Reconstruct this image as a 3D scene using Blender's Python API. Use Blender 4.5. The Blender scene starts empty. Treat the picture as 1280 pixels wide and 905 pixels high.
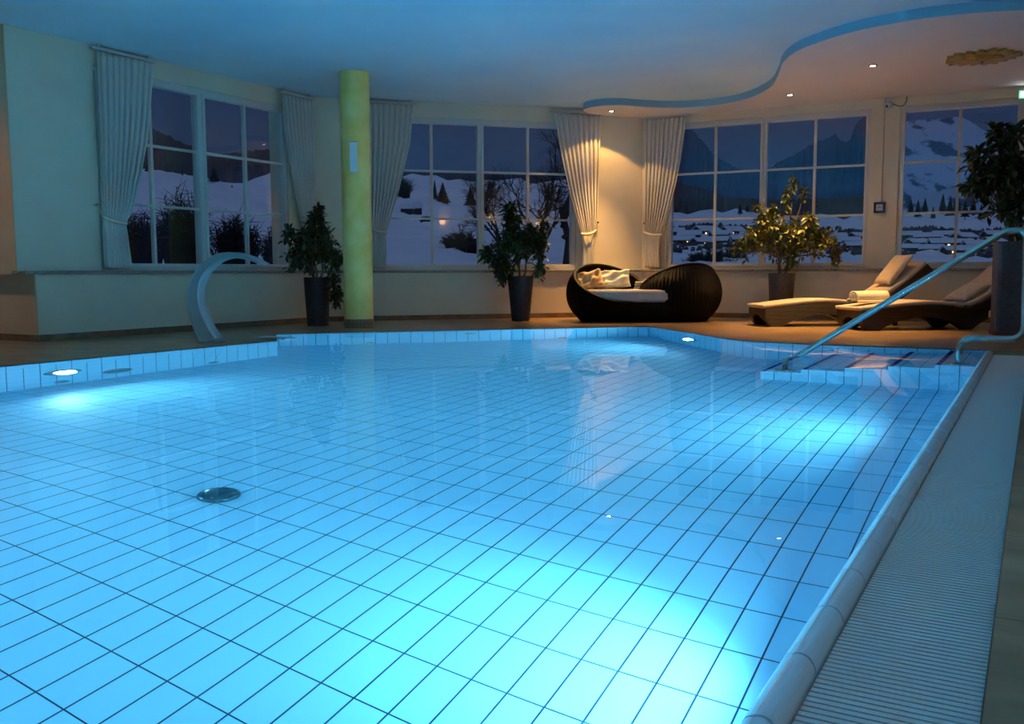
import bpy, bmesh, math, random
from mathutils import Vector, Matrix
random.seed(7)
PI = math.pi
C = bpy.context.scene.collection
sc = bpy.context.scene

# ------------------------------------------------------------------ helpers
def lin(c):
    return tuple(((v / 255 + .055) / 1.055) ** 2.4 if v > 10 else v / 255 / 12.92 for v in c)

def mat(name, col, rough=.6, metal=0., spec=.5, emit=None, estr=0., trans=None):
    m = bpy.data.materials.new(name); m.use_nodes = True
    b = m.node_tree.nodes['Principled BSDF']
    b.inputs['Base Color'].default_value = (*col, 1)
    b.inputs['Roughness'].default_value = rough
    b.inputs['Metallic'].default_value = metal
    b.inputs['Specular IOR Level'].default_value = spec
    if emit:
        b.inputs['Emission Color'].default_value = (*emit, 1)
        b.inputs['Emission Strength'].default_value = estr
    return m

def nodes(m):
    nt = m.node_tree
    return nt, nt.nodes['Principled BSDF'], lambda t: nt.nodes.new(t), nt.links.new

def noise_color(m, c1, c2, scale, detail=4, coord='Object', lo=.35, hi=.65, bump=0., bscale=None):
    nt, b, N, L = nodes(m)
    tc = N('ShaderNodeTexCoord'); n = N('ShaderNodeTexNoise')
    n.inputs['Scale'].default_value = scale; n.inputs['Detail'].default_value = detail
    L(tc.outputs[coord], n.inputs['Vector'])
    r = N('ShaderNodeValToRGB'); r.color_ramp.elements[0].position = lo; r.color_ramp.elements[1].position = hi
    r.color_ramp.elements[0].color = (*c1, 1); r.color_ramp.elements[1].color = (*c2, 1)
    L(n.outputs['Fac'], r.inputs['Fac']); L(r.outputs['Color'], b.inputs['Base Color'])
    if bump:
        n2 = N('ShaderNodeTexNoise'); n2.inputs['Scale'].default_value = bscale or scale * 6
        L(tc.outputs[coord], n2.inputs['Vector'])
        bp = N('ShaderNodeBump'); bp.inputs['Strength'].default_value = bump; bp.inputs['Distance'].default_value = .004
        L(n2.outputs['Fac'], bp.inputs['Height']); L(bp.outputs['Normal'], b.inputs['Normal'])
    return m

class MB:
    """collects vertices, faces, uvs and builds one mesh object"""
    def __init__(s): s.v = []; s.f = []; s.mi = []; s.uv = []
    def vert(s, p): s.v.append(tuple(p)); return len(s.v) - 1
    def face(s, pts, mi=0, uv=None):
        i = [s.vert(p) for p in pts]; s.f.append(i); s.mi.append(mi); s.uv.append(uv)
    def box(s, lo, hi, M=None, mi=0):
        x0, y0, z0 = lo; x1, y1, z1 = hi
        p = [Vector(q) for q in ((x0,y0,z0),(x1,y0,z0),(x1,y1,z0),(x0,y1,z0),(x0,y0,z1),(x1,y0,z1),(x1,y1,z1),(x0,y1,z1))]
        if M: p = [M @ q for q in p]
        b = len(s.v); s.v += [tuple(q) for q in p]
        for f in ((0,3,2,1),(4,5,6,7),(0,1,5,4),(1,2,6,5),(2,3,7,6),(3,0,4,7)):
            s.f.append([b + k for k in f]); s.mi.append(mi); s.uv.append(None)
    def grid(s, rows, closed_u=False, closed_v=False, mi=0, flip=False, uvs=None):
        nr, nc = len(rows), len(rows[0]); b = len(s.v)
        for r in rows: s.v += [tuple(p) for p in r]
        for i in range(nr if closed_v else nr - 1):
            for j in range(nc if closed_u else nc - 1):
                a = [(i, j), (i, (j + 1) % nc), ((i + 1) % nr, (j + 1) % nc), ((i + 1) % nr, j)]
                if flip: a = a[::-1]
                s.f.append([b + q[0] * nc + q[1] for q in a]); s.mi.append(mi)
                s.uv.append([uvs(q[0], q[1]) for q in a] if uvs else None)
    def tube(s, pts, rad, n=10, cap=True, mi=0):
        pts = [Vector(p) for p in pts]
        rad = rad if isinstance(rad, (list, tuple)) else [rad] * len(pts)
        rows = []; up = None
        for i, p in enumerate(pts):
            t = (pts[min(i + 1, len(pts) - 1)] - pts[max(i - 1, 0)]).normalized()
            if up is None:
                up = Vector((0, 0, 1)) if abs(t.z) < .9 else Vector((1, 0, 0))
            x = up - t * up.dot(t); x.normalize(); y = t.cross(x); up = x
            rows.append([p + (x * math.cos(2 * PI * k / n) + y * math.sin(2 * PI * k / n)) * rad[i] for k in range(n)])
        b = len(s.v); s.grid(rows, closed_u=True, mi=mi)
        if cap:
            s.f.append([b + k for k in range(n)][::-1]); s.mi.append(mi); s.uv.append(None)
            e = b + (len(rows) - 1) * n
            s.f.append([e + k for k in range(n)]); s.mi.append(mi); s.uv.append(None)
    def lathe(s, prof, c=(0, 0, 0), n=48, mi=0, cap=True, square=0.):
        rows = []
        for r, z in prof:
            row = []
            for k in range(n):
                a = 2 * PI * k / n
                q = 1.
                if square:
                    q = (abs(math.cos(a)) ** square + abs(math.sin(a)) ** square) ** (-1 / square)
                row.append((c[0] + r * q * math.cos(a), c[1] + r * q * math.sin(a), c[2] + z))
            rows.append(row)
        b = len(s.v); s.grid(rows, closed_u=True, mi=mi)
        if cap:
            s.f.append([b + k for k in range(n)][::-1]); s.mi.append(mi); s.uv.append(None)
            e = b + (len(rows) - 1) * n
            s.f.append([e + k for k in range(n)]); s.mi.append(mi); s.uv.append(None)
    def prism(s, poly, z0, z1, mi=0, mi_side=None):
        n = len(poly); b = len(s.v)
        s.v += [(p[0], p[1], z0) for p in poly] + [(p[0], p[1], z1) for p in poly]
        s.f.append([b + k for k in range(n)][::-1]); s.f.append([b + n + k for k in range(n)]); s.mi += [mi, mi]; s.uv += [None, None]
        for k in range(n):
            s.f.append([b + k, b + (k + 1) % n, b + n + (k + 1) % n, b + n + k]); s.mi.append(mi if mi_side is None else mi_side); s.uv.append(None)
    def build(s, name, mats, parent=None, loc=None, smooth=False, bevel=0., merge=False, recalc=True, M=None):
        me = bpy.data.meshes.new(name)
        me.from_pydata(s.v, [], s.f)
        if any(u for u in s.uv):
            l = me.uv_layers.new(name='UVMap')
            for p, u in zip(me.polygons, s.uv):
                for k, li in enumerate(p.loop_indices):
                    l.data[li].uv = u[k] if u else (0, 0)
        mats = mats if isinstance(mats, (list, tuple)) else [mats]
        for m in mats: me.materials.append(m)
        for p, m in zip(me.polygons, s.mi): p.material_index = m; p.use_smooth = smooth
        if merge or recalc:
            bm = bmesh.new(); bm.from_mesh(me)
            if merge: bmesh.ops.remove_doubles(bm, verts=bm.verts, dist=1e-5)
            if recalc: bmesh.ops.recalc_face_normals(bm, faces=bm.faces)
            bm.to_mesh(me); bm.free()
        o = bpy.data.objects.new(name, me); C.objects.link(o)
        if parent: o.parent = parent
        if loc is not None: o.location = loc
        if M is not None: o.matrix_local = M
        if bevel:
            md = o.modifiers.new('Bevel', 'BEVEL'); md.width = bevel; md.segments = 2; md.limit_method = 'ANGLE'; md.angle_limit = .6
        return o

def tag(o, label, cat, group=None, kind=None):
    o['label'] = label; o['category'] = cat
    if group: o['group'] = group
    if kind: o['kind'] = kind
    return o

def thing(name, label, cat, loc=(0, 0, 0), rz=0., group=None, kind=None):
    o = bpy.data.objects.new(name, None); C.objects.link(o)
    o.location = loc; o.rotation_euler = (0, 0, rz); o.empty_display_size = .1
    return tag(o, label, cat, group, kind)

def struct(o, label=None, cat=None):
    o['kind'] = 'structure'
    if label: o['label'] = label
    if cat: o['category'] = cat
    return o

def light(name, typ, parent, loc, energy, color, direction=(0, 0, -1), **kw):
    d = bpy.data.lights.new(name, typ); d.energy = energy; d.color = color
    for k, v in kw.items(): setattr(d, k, v)
    o = bpy.data.objects.new(name, d); C.objects.link(o)
    if parent: o.parent = parent
    o.location = loc
    o.rotation_euler = Vector(direction).to_track_quat('-Z', 'Y').to_euler()
    return o

def interp(tab, x):
    if x <= tab[0][0]: return tab[0][1]
    for (a, va), (b, vb) in zip(tab, tab[1:]):
        if x <= b: return va + (vb - va) * (x - a) / (b - a)
    return tab[-1][1]

def smooth_path(pts, n=8):
    """Catmull-Rom through the points"""
    pts = [Vector(p) for p in pts]; out = []
    for i in range(len(pts) - 1):
        p0, p1, p2, p3 = pts[max(i - 1, 0)], pts[i], pts[i + 1], pts[min(i + 2, len(pts) - 1)]
        for k in range(n):
            t = k / n
            out.append(.5 * (2 * p1 + (p2 - p0) * t + (2 * p0 - 5 * p1 + 4 * p2 - p3) * t * t + (3 * p1 - p0 - 3 * p2 + p3) * t ** 3))
    out.append(pts[-1]); return out

# ------------------------------------------------------------------ camera
F, PITCH, ROLL, YAW, H = 1155.33, .09735, -.00375, .51738, .63627
cp, sp, cr, sr = math.cos(PITCH), math.sin(PITCH), math.cos(ROLL), math.sin(ROLL)
sy, cy = math.sin(YAW), math.cos(YAW)
def to_pool(v): return Vector((v[0] * cy - v[1] * sy, v[0] * sy + v[1] * cy, v[2]))
fw = to_pool((0, cp, -sp)); Rv = to_pool((cr, sr * sp, sr * cp)); Uv = to_pool((-sr, cr * sp, cr * cp))
cam_d = bpy.data.cameras.new('camera'); cam_d.sensor_fit = 'HORIZONTAL'; cam_d.sensor_width = 36
cam_d.lens = F / 1280 * 36; cam_d.clip_end = 3000; cam_d.clip_start = .02
cam = bpy.data.objects.new('camera', cam_d); C.objects.link(cam)
cam.matrix_world = Matrix(((Rv.x, Uv.x, -fw.x, 0), (Rv.y, Uv.y, -fw.y, 0), (Rv.z, Uv.z, -fw.z, H), (0, 0, 0, 1)))
sc.camera = cam
RH = Vector((cy, sy, 0)); FH = Vector((-sy, cy, 0))           # level right / forward of the view, for laying out furniture
def LD(lat, dep, z=0.): return RH * lat + FH * dep + Vector((0, 0, z))

# ------------------------------------------------------------------ walls as local frames
class Wall:
    def __init__(s, O, d, length):
        s.O = Vector((O[0], O[1], 0)); s.d = Vector((d[0], d[1], 0)).normalized(); s.n = Vector((s.d.y, -s.d.x, 0)); s.len = length
        s.M = Matrix(((s.d.x, s.n.x, 0, s.O.x), (s.d.y, s.n.y, 0, s.O.y), (0, 0, 1, 0), (0, 0, 0, 1)))   # local (s, off, z)
    def P(s, a, z, off=0.): return s.O + s.d * a + s.n * off + Vector((0, 0, z))
W1 = Wall((-8.15, 5.26), (0, 1), 3.91)
W2 = Wall((-8.15, 9.17), (1, 1), 4.559)
W3 = Wall((-4.926, 12.394), (1, .055), 10.6)
ZC, ZP = 2.86, 2.77

# ------------------------------------------------------------------ materials
def grid_mat(name, base, grout, px, py, wx, wy, top=None, rough=.35):
    """tiles from UV metres: joints every px along u and py along v; above v=top joints only every 2*px"""
    m = mat(name, base, rough)
    nt, b, N, L = nodes(m)
    uv = N('ShaderNodeUVMap'); sx = N('ShaderNodeSeparateXYZ'); L(uv.outputs['UV'], sx.inputs[0])
    def math_(op, a, bb=None):
        n = N('ShaderNodeMath'); n.operation = op
        for i, q in enumerate((a, bb)):
            if q is None: continue
            if isinstance(q, (int, float)): n.inputs[i].default_value = q
            else: L(q, n.inputs[i])
        return n.outputs[0]
    def line(coord, p, w):
        d = math_('PINGPONG', coord, p / 2)      # distance to the nearest joint
        return math_('LESS_THAN', d, w / 2)
    lu = line(sx.outputs[0], px, wx); lv = line(sx.outputs[1], py, wy)
    if top is not None:
        lu2 = line(sx.outputs[0], 2 * px, wx)
        above = math_('GREATER_THAN', sx.outputs[1], top)
        lu = math_('MAXIMUM', math_('MULTIPLY', lu, math_('SUBTRACT', 1., above)), lu2)
    fac = math_('MAXIMUM', lu, lv)
    mix = N('ShaderNodeMix'); mix.data_type = 'RGBA'
    L(fac, mix.inputs['Factor']); mix.inputs[6].default_value = (*base, 1); mix.inputs[7].default_value = (*grout, 1)
    L(mix.outputs[2], b.inputs['Base Color'])
    return m

POOLC = (.30, .66, .86)
M_floor_tile = grid_mat('pool_floor_tile', POOLC, (.006, .025, .085), .125, .25, .0062, .0056)
M_wall_tile = grid_mat('pool_wall_tile', POOLC, (.012, .05, .13), .125, .25, .006, .004, top=-.25)
M_step_tile = grid_mat('pool_step_tile', POOLC, (.012, .05, .13), .125, .25, .005, .005)
M_edge_blue = mat('dark_blue_edge_tile', (.02, .03, .25), .2)
M_coping = mat('coping_tile', (.72, .90, .98), .13)
M_wall = noise_color(mat('cream_plaster', (.74, .68, .5), .85), (.72, .66, .49), (.76, .70, .52), 3, bump=.15, bscale=90)
M_beige = noise_color(mat('ochre_plaster', (.74, .5, .29), .85), (.7, .47, .27), (.76, .52, .31), 3, bump=.15, bscale=90)
M_ceil = noise_color(mat('ceiling_paint', (.72, .8, .84), .9), (.50, .78, .90), (.64, .86, .93), .7, detail=3)  # soft pale blue mottling from noise
M_panel = noise_color(mat('panel_paint', (.78, .76, .72), .9), (.75, .74, .7), (.79, .77, .73), 1.2)
M_fascia = mat('sky_blue_paint', (.28, .54, .68), .8)
M_white = mat('white_lacquer', (.66, .65, .6), .4)
M_skirt = noise_color(mat('brown_stone_skirting', (.2, .13, .08), .35), (.17, .11, .07), (.26, .17, .1), 8)
M_sill = noise_color(mat('granite_sill', (.3, .28, .25), .25), (.1, .1, .1), (.42, .39, .35), 110, detail=2, lo=.4, hi=.6)
M_column = noise_color(mat('yellow_column_stucco', (.75, .66, .24), .8), (.88, .66, .16), (.95, .78, .28), 5, detail=6, bump=.3, bscale=60)
M_steel = mat('brushed_steel', (.56, .56, .5), .25, 1.)
M_spout = mat('satin_steel', (.5, .56, .56), .42, .55)
M_darksteel = mat('dull_steel', (.25, .32, .36), .35, .8)
M_pot = noise_color(mat('anthracite_planter', (.02, .02, .022), .55), (.016, .016, .018), (.03, .03, .032), 30)
M_potblue = noise_color(mat('slate_planter', (.05, .055, .07), .6), (.045, .05, .06), (.07, .075, .09), 25)
M_saucer = mat('terracotta_saucer', (.2, .05, .03), .6)
M_soil = mat('soil', (.03, .02, .015), .95)
M_bark = mat('bark', (.12, .09, .06), .85)
M_leaf = noise_color(mat('dark_leaf', (.04, .1, .03), .38), (.012, .035, .012), (.045, .09, .025), 14)
M_leaf2 = noise_color(mat('yellow_green_leaf', (.16, .2, .04), .38), (.045, .09, .02), (.23, .23, .04), 9)
M_cushion = noise_color(mat('beige_cushion', (.62, .5, .38), .9), (.46, .37, .28), (.53, .43, .33), 20, bump=.2, bscale=300)
M_mattress = noise_color(mat('grey_mattress', (.5, .46, .4), .9), (.46, .43, .37), (.54, .5, .44), 14, bump=.2, bscale=300)
M_tan = noise_color(mat('tan_cotton', (.62, .42, .2), .9), (.58, .38, .17), (.68, .46, .23), 12, bump=.3, bscale=60)
M_cream = noise_color(mat('cream_terry', (.82, .74, .54), .95), (.78, .7, .5), (.86, .78, .58), 40, bump=.4, bscale=200)
M_gold = noise_color(mat('gold_paint', (.5, .3, .05), .5, .2), (.4, .22, .03), (.6, .37, .07), 12)
M_black = mat('black_plastic', (.015, .015, .017), .4)
M_navy = mat('navy_plastic', (.012, .02, .08), .35)

def curtain_mat():
    m = mat('sheer_white_cloth', (.82, .8, .72), .9)
    nt, b, N, L = nodes(m)
    out = nt.nodes['Material Output']; tr = N('ShaderNodeBsdfTranslucent'); tr.inputs[0].default_value = (.8, .76, .66, 1)
    mx = N('ShaderNodeMixShader'); mx.inputs[0].default_value = .3
    L(b.outputs[0], mx.inputs[1]); L(tr.outputs[0], mx.inputs[2]); L(mx.outputs[0], out.inputs['Surface'])
    return m
M_curtain = curtain_mat()

def glass_mat():
    m = bpy.data.materials.new('window_glass'); m.use_nodes = True
    nt = m.node_tree; nt.nodes.clear(); N = nt.nodes.new; L = nt.links.new
    out = N('ShaderNodeOutputMaterial'); t = N('ShaderNodeBsdfTransparent'); g = N('ShaderNodeBsdfGlossy'); g.inputs['Roughness'].default_value = 0.
    t.inputs[0].default_value = (.95, .97, .97, 1)
    fr = N('ShaderNodeFresnel'); ge = N('ShaderNodeNewGeometry'); mr = N('ShaderNodeMapRange')
    mr.inputs['To Min'].default_value = 1.5; mr.inputs['To Max'].default_value = 1 / 1.5; L(ge.outputs['Backfacing'], mr.inputs['Value']); L(mr.outputs[0], fr.inputs['IOR'])   # same reflection on both faces of the pane
    mx = N('ShaderNodeMixShader'); L(fr.outputs[0], mx.inputs[0]); L(t.outputs[0], mx.inputs[1]); L(g.outputs[0], mx.inputs[2]); L(mx.outputs[0], out.inputs['Surface'])
    return m
M_glass = glass_mat()

def water_mat():
    m = bpy.data.materials.new('pool_water'); m.use_nodes = True
    nt = m.node_tree; nt.nodes.clear(); N = nt.nodes.new; L = nt.links.new
    out = N('ShaderNodeOutputMaterial'); g = N('ShaderNodeBsdfRefraction'); g.inputs['IOR'].default_value = 1.333; g.inputs['Roughness'].default_value = 0.
    gl = N('ShaderNodeBsdfGlossy'); gl.inputs['Roughness'].default_value = .0
    fr = N('ShaderNodeFresnel'); fr.inputs['IOR'].default_value = 1.333
    ge = N('ShaderNodeNewGeometry'); mr = N('ShaderNodeMapRange'); mr.inputs['To Min'].default_value = .6; mr.inputs['To Max'].default_value = 1.
    L(ge.outputs['Backfacing'], mr.inputs['Value'])
    mu = N('ShaderNodeMath'); mu.operation = 'MULTIPLY'; L(fr.outputs[0], mu.inputs[0]); L(mr.outputs[0], mu.inputs[1])
    tc = N('ShaderNodeTexCoord'); n = N('ShaderNodeTexNoise'); n.inputs['Scale'].default_value = 1.1; n.inputs['Detail'].default_value = 2
    L(tc.outputs['Object'], n.inputs['Vector'])
    bp = N('ShaderNodeBump'); bp.inputs['Strength'].default_value = .03; bp.inputs['Distance'].default_value = .01
    L(n.outputs['Fac'], bp.inputs['Height'])
    for q in (g, gl, fr): L(bp.outputs['Normal'], q.inputs['Normal'])
    mx = N('ShaderNodeMixShader'); L(mu.outputs[0], mx.inputs[0]); L(g.outputs[0], mx.inputs[1]); L(gl.outputs[0], mx.inputs[2]); L(mx.outputs[0], out.inputs['Surface'])
    return m
M_water = water_mat()

def deck_mat():
    m = mat('brown_stone_deck', (.2, .14, .09), .28)
    nt, b, N, L = nodes(m)
    tc = N('ShaderNodeTexCoord'); n = N('ShaderNodeTexNoise'); n.inputs['Scale'].default_value = 2.2; n.inputs['Detail'].default_value = 6
    mp = N('ShaderNodeMapping'); mp.inputs['Scale'].default_value = (1, 3.2, 1)
    L(tc.outputs['Object'], mp.inputs[0]); L(mp.outputs[0], n.inputs['Vector'])
    r = N('ShaderNodeValToRGB'); r.color_ramp.elements[0].position = .3; r.color_ramp.elements[1].position = .7
    r.color_ramp.elements[0].color = (.17, .11, .055, 1); r.color_ramp.elements[1].color = (.44, .28, .135, 1)
    L(n.outputs['Fac'], r.inputs['Fac'])
    br = N('ShaderNodeTexBrick'); br.offset = 0; br.inputs['Scale'].default_value = 1; br.inputs['Brick Width'].default_value = .6; br.inputs['Row Height'].default_value = .6
    br.inputs['Mortar Size'].default_value = .003; br.inputs['Mortar'].default_value = (.3, .3, .3, 1)
    br.inputs['Color1'].default_value = (1, 1, 1, 1); br.inputs['Color2'].default_value = (.9, .9, .9, 1)
    mp2 = N('ShaderNodeMapping'); mp2.inputs['Location'].default_value = (.045, -1.855 + 1.8, 0)
    L(tc.outputs['Object'], mp2.inputs[0]); L(mp2.outputs[0], br.inputs['Vector'])
    mu = N('ShaderNodeMix'); mu.data_type = 'RGBA'; mu.blend_type = 'MULTIPLY'; mu.inputs[0].default_value = 1
    L(r.outputs[0], mu.inputs[6]); L(br.outputs[0], mu.inputs[7]); L(mu.outputs[2], b.inputs['Base Color'])
    return m
M_deck = deck_mat()

def wicker_mat():
    m = mat('dark_wicker', (.02, .013, .01), .55, spec=.14)
    nt, b, N, L = nodes(m)
    uv = N('ShaderNodeUVMap'); w = N('ShaderNodeTexWave'); w.bands_direction = 'Y'; w.inputs['Scale'].default_value = 18; w.inputs['Distortion'].default_value = .6
    L(uv.outputs[0], w.inputs['Vector'])
    bp = N('ShaderNodeBump'); bp.inputs['Strength'].default_value = .6; bp.inputs['Distance'].default_value = .006
    L(w.outputs['Fac'], bp.inputs['Height']); L(bp.outputs[0], b.inputs['Normal'])
    r = N('ShaderNodeValToRGB'); r.color_ramp.elements[0].color = (.002, .0016, .0014, 1); r.color_ramp.elements[1].color = (.007, .005, .004, 1)
    L(w.outputs['Fac'], r.inputs[0]); L(r.outputs[0], b.inputs['Base Color'])
    return m
M_wicker = wicker_mat()
def wicker2():
    m = mat('brown_wicker', (.06, .035, .02), .5)
    nt, b, N, L = nodes(m)
    tc = N('ShaderNodeTexCoord'); w = N('ShaderNodeTexWave'); w.bands_direction = 'Z'; w.inputs['Scale'].default_value = 28; w.inputs['Distortion'].default_value = .5
    L(tc.outputs['Object'], w.inputs['Vector'])
    bp = N('ShaderNodeBump'); bp.inputs['Strength'].default_value = .6; bp.inputs['Distance'].default_value = .004
    L(w.outputs['Fac'], bp.inputs['Height']); L(bp.outputs[0], b.inputs['Normal'])
    r = N('ShaderNodeValToRGB'); r.color_ramp.elements[0].color = (.007, .005, .004, 1); r.color_ramp.elements[1].color = (.03, .018, .011, 1)
    L(w.outputs['Fac'], r.inputs[0]); L(r.outputs[0], b.inputs['Base Color'])
    return m
M_wicker2 = wicker2()

# ------------------------------------------------------------------ pool
POOL = [(-.346, -3.2), (-.346, 8.2), (-1.85, 8.2), (-2.05, 8.22), (-2.22, 8.27), (-2.36, 8.35), (-2.48, 8.46), (-3.89, 10.005), (-6.825, 7.07), (-6.17, 6.405), (-6.17, -3.2)]
DEPTH = -1.4
FX, FY = -2.9464, 2.2838
b = MB()
n = len(POOL)
b.face([(x, y, DEPTH) for x, y in POOL], 0, [(x - FX, y - FY) for x, y in POOL])
u = 0.
for k in range(n):
    (x0, y0), (x1, y1) = POOL[k], POOL[(k + 1) % n]
    l = math.hypot(x1 - x0, y1 - y0)
    ztop = .004 if k != 0 else -.028
    if k == 7: u = 0.
    if k == 9: u = -(6.405 - FY)
    if k == 1: u = 0.
    b.face([(x0, y0, DEPTH), (x1, y1, DEPTH), (x1, y1, ztop), (x0, y0, ztop)], 1, [(u, DEPTH), (u + l, DEPTH), (u + l, ztop), (u, ztop)])
    u += l
o = struct(b.build('pool_basin', [M_floor_tile, M_wall_tile], recalc=False), 'light blue tiled pool basin with dark grout lines', 'pool')
bm = bmesh.new(); bm.from_mesh(o.data); bmesh.ops.triangulate(bm, faces=[f for f in bm.faces if len(f.verts) > 4]); bm.to_mesh(o.data); bm.free()

b = MB(); b.face([(x if x < -.346 else -.318, y, 0) for x, y in POOL])
o = struct(b.build('water', M_water, recalc=False), 'still clear pool water filling the basin to the brim', 'water')
bm = bmesh.new(); bm.from_mesh(o.data); bmesh.ops.triangulate(bm, faces=bm.faces)
bmesh.ops.recalc_face_normals(bm, faces=bm.faces)
for f in bm.faces:
    if f.normal.z < 0: f.normal_flip()
bm.to_mesh(o.data); bm.free()

# steps descending from the right edge to the left in the far alcove
b = MB()
tr = [(-.331, -.6, -.13), (-.6, -.9, -.345), (-.9, -1.2, -.56), (-1.2, -1.5, -.775), (-1.5, -1.8, -.99)]
YS0, YS1 = 6.948, 8.2
for x0, x1, z in tr:
    b.face([(x1, YS0, z), (x0, YS0, z), (x0, YS1, z), (x1, YS1, z)], 0, [(x1 - FX, YS0 - FY), (x0 - FX, YS0 - FY), (x0 - FX, YS1 - FY), (x1 - FX, YS1 - FY)])
    zb = DEPTH
    b.face([(x1, YS0, zb), (x0, YS0, zb), (x0, YS0, z), (x1, YS0, z)], 0, [(x1 - FX, .125), (x0 - FX, .125), (x0 - FX, .124), (x1 - FX, .124)])
    znext = z - .215 if x1 > -1.79 else DEPTH
    b.face([(x1, YS0, znext), (x1, YS1, znext), (x1, YS1, z), (x1, YS0, z)], 1, [(0, 0), (1, 0), (1, 1), (0, 1)])
    if x1 > -1.79 or True:
        b.face([(x1 - .001, YS0, z + .0015), (x1 + .035, YS0, z + .0015), (x1 + .035, YS1, z + .0015), (x1 - .001, YS1, z + .0015)], 2)
struct(b.build('pool_steps', [M_step_tile, M_wall_tile, M_edge_blue], recalc=False), 'tiled pool steps under water with dark blue edges', 'steps')

# overflow edge: quarter round nosing made of 25 cm tiles, and the ribbed grating beside it
b = MB(); prof = []
for k in range(17):
    a = PI * (k / 16 - .5)
    prof.append((-.319 + .0265 * math.sin(a), -.030 + .0325 * math.cos(a)))
prof = [(-.3455, -.06)] + prof + [(-.2925, -.06)]
y0 = 1.2765 - .25 * 18
i = 0
while y0 + i * .25 < 8.2:
    ya, yb = max(-3.2, y0 + i * .25 + .0036), min(8.2, y0 + (i + 1) * .25 - .0036)
    if yb > ya:
        rows = [[(x, ya, z), (x, yb, z)] for x, z in prof]
        b.grid(rows); b.face([(x, ya, z) for x, z in prof]); b.face([(x, yb, z) for x, z in prof][::-1])
    i += 1
rows = [[(-.319 + (x + .319) * .86, -3.2, z - .0045), (-.319 + (x + .319) * .86, 8.2, z - .0045)] for x, z in prof]
b.grid(rows, mi=1)
struct(b.build('trim_overflow_edge', [M_coping, mat('grout_blue', (.004, .012, .045), .7)], smooth=False), 'rounded glazed overflow edge of the pool', 'pool edge')

M_grate = mat('white_grating_plastic', (.72, .70, .66), .55)
b = MB(); yy = -.5
while yy < 8.2:
    b.box((-.289, yy, -.045), (-.047, yy + .0125, -.03)); yy += .0182
for x in (-.27, -.17, -.07): b.box((x - .006, -.5, -.056), (x + .006, 8.2, -.038))
tag(b.build('overflow_grating', M_grate, recalc=False), 'long ribbed pale plastic grating beside the rounded pool edge', 'grating')
b = MB(); b.box((-.294, -3.2, -.2), (-.045, 8.2, -.09)); struct(b.build('floor_gutter', mat('gutter_grey', (.1, .12, .13), .7)), 'channel under the grating', 'gutter')  # one even dark grey for the channel

# deck with the pool and gutter cut out
outer = [(-12.5, -4), (5.6, -4), (5.6, 13.6), (-4.0, 13.6), (-9.2, 9.2), (-9.2, 5.6), (-12.5, 5.6)]
inner = [(-.045, -3.2), (-.045, 8.2)] + POOL[1:]
bm = bmesh.new()
def loop(pts, z):
    vs = [bm.verts.new((x, y, z)) for x, y in pts]; return [bm.edges.new((vs[k], vs[(k + 1) % len(vs)])) for k in range(len(vs))]
e1 = loop(outer, .006); e2 = loop(inner, .006)
bmesh.ops.triangle_fill(bm, use_beauty=True, edges=e1 + e2)
for f in bm.faces:
    f.normal_update()
    if f.normal.z < 0: f.normal_flip()
ext = bmesh.ops.extrude_edge_only(bm, edges=e2)
for v in [g for g in ext['geom'] if isinstance(g, bmesh.types.BMVert)]: v.co.z = -.02 if v.co.x < -.2 and v.co.y > 8.19 or v.co.x < -.4 else -.09
me = bpy.data.meshes.new('floor'); bm.to_mesh(me); bm.free(); me.materials.append(M_deck)
o = bpy.data.objects.new('floor', me); C.objects.link(o); struct(o, 'dark brown polished stone pool deck', 'floor')

# ------------------------------------------------------------------ pool fittings
M_lens = mat('lamp_lens', (.9, .95, 1), .2, emit=(.75, .92, 1), estr=30)
LAMPC = (.27, .76, 1.0)
PW = .1
def pool_lamp(pos, nrm, energy, label, tilt=.22, beam=60):
    nrm = Vector((nrm[0], nrm[1], 0)).normalized()
    t = thing('pool_lamp', label, 'lamp', pos, group=None)
    q = nrm.to_track_quat('Z', 'Y').to_matrix().to_4x4()
    b = MB(); b.lathe([(.150, 0), (.150, .012), (.125, .02), (.085, .018), (.085, 0)], n=40, cap=False); b.build('bezel', M_darksteel, t, M=q, smooth=True)
    b = MB(); b.lathe([(.085, .004), (.07, .012), (.03, .016), (.001, .017)], n=32); b.build('lens', M_lens, t, M=q, smooth=True)
    light('pool_lamp_light', 'AREA', t, nrm * .05, energy * 1.16, LAMPC, nrm + Vector((0, 0, tilt)), shape='DISK', size=.16, spread=math.radians(160))
    light('pool_lamp_beam', 'SPOT', t, nrm * .06, beam, LAMPC, nrm + Vector((0, 0, -.8)), spot_size=1.15, spot_blend=1., shadow_soft_size=.07)
    return t
pool_lamp((-6.17, 4.207, -.75), (1, 0), 32, 'round underwater lamp shining white in the left pool wall', beam=4)
pool_lamp((-6.17, .4, -.75), (1, 0), 64, 'round underwater lamp further along the left pool wall', beam=40)
pool_lamp((-3.07, 9.108, -.725), (-.73, -.68), 32, 'small bright underwater lamp in the pool wall below the wicker daybed', beam=3)
pool_lamp((-.346, 2.5, -.75), (-1, 0), 34, 'underwater lamp under the near overflow edge', beam=220)
pool_lamp((-.346, 5.25, -.75), (-1, 0), 34, 'underwater lamp under the overflow edge before the steps', beam=10)
pool_lamp((-.346, -.6, -.75), (-1, 0), 68, 'underwater lamp in the pool wall behind the camera', beam=50)

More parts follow.
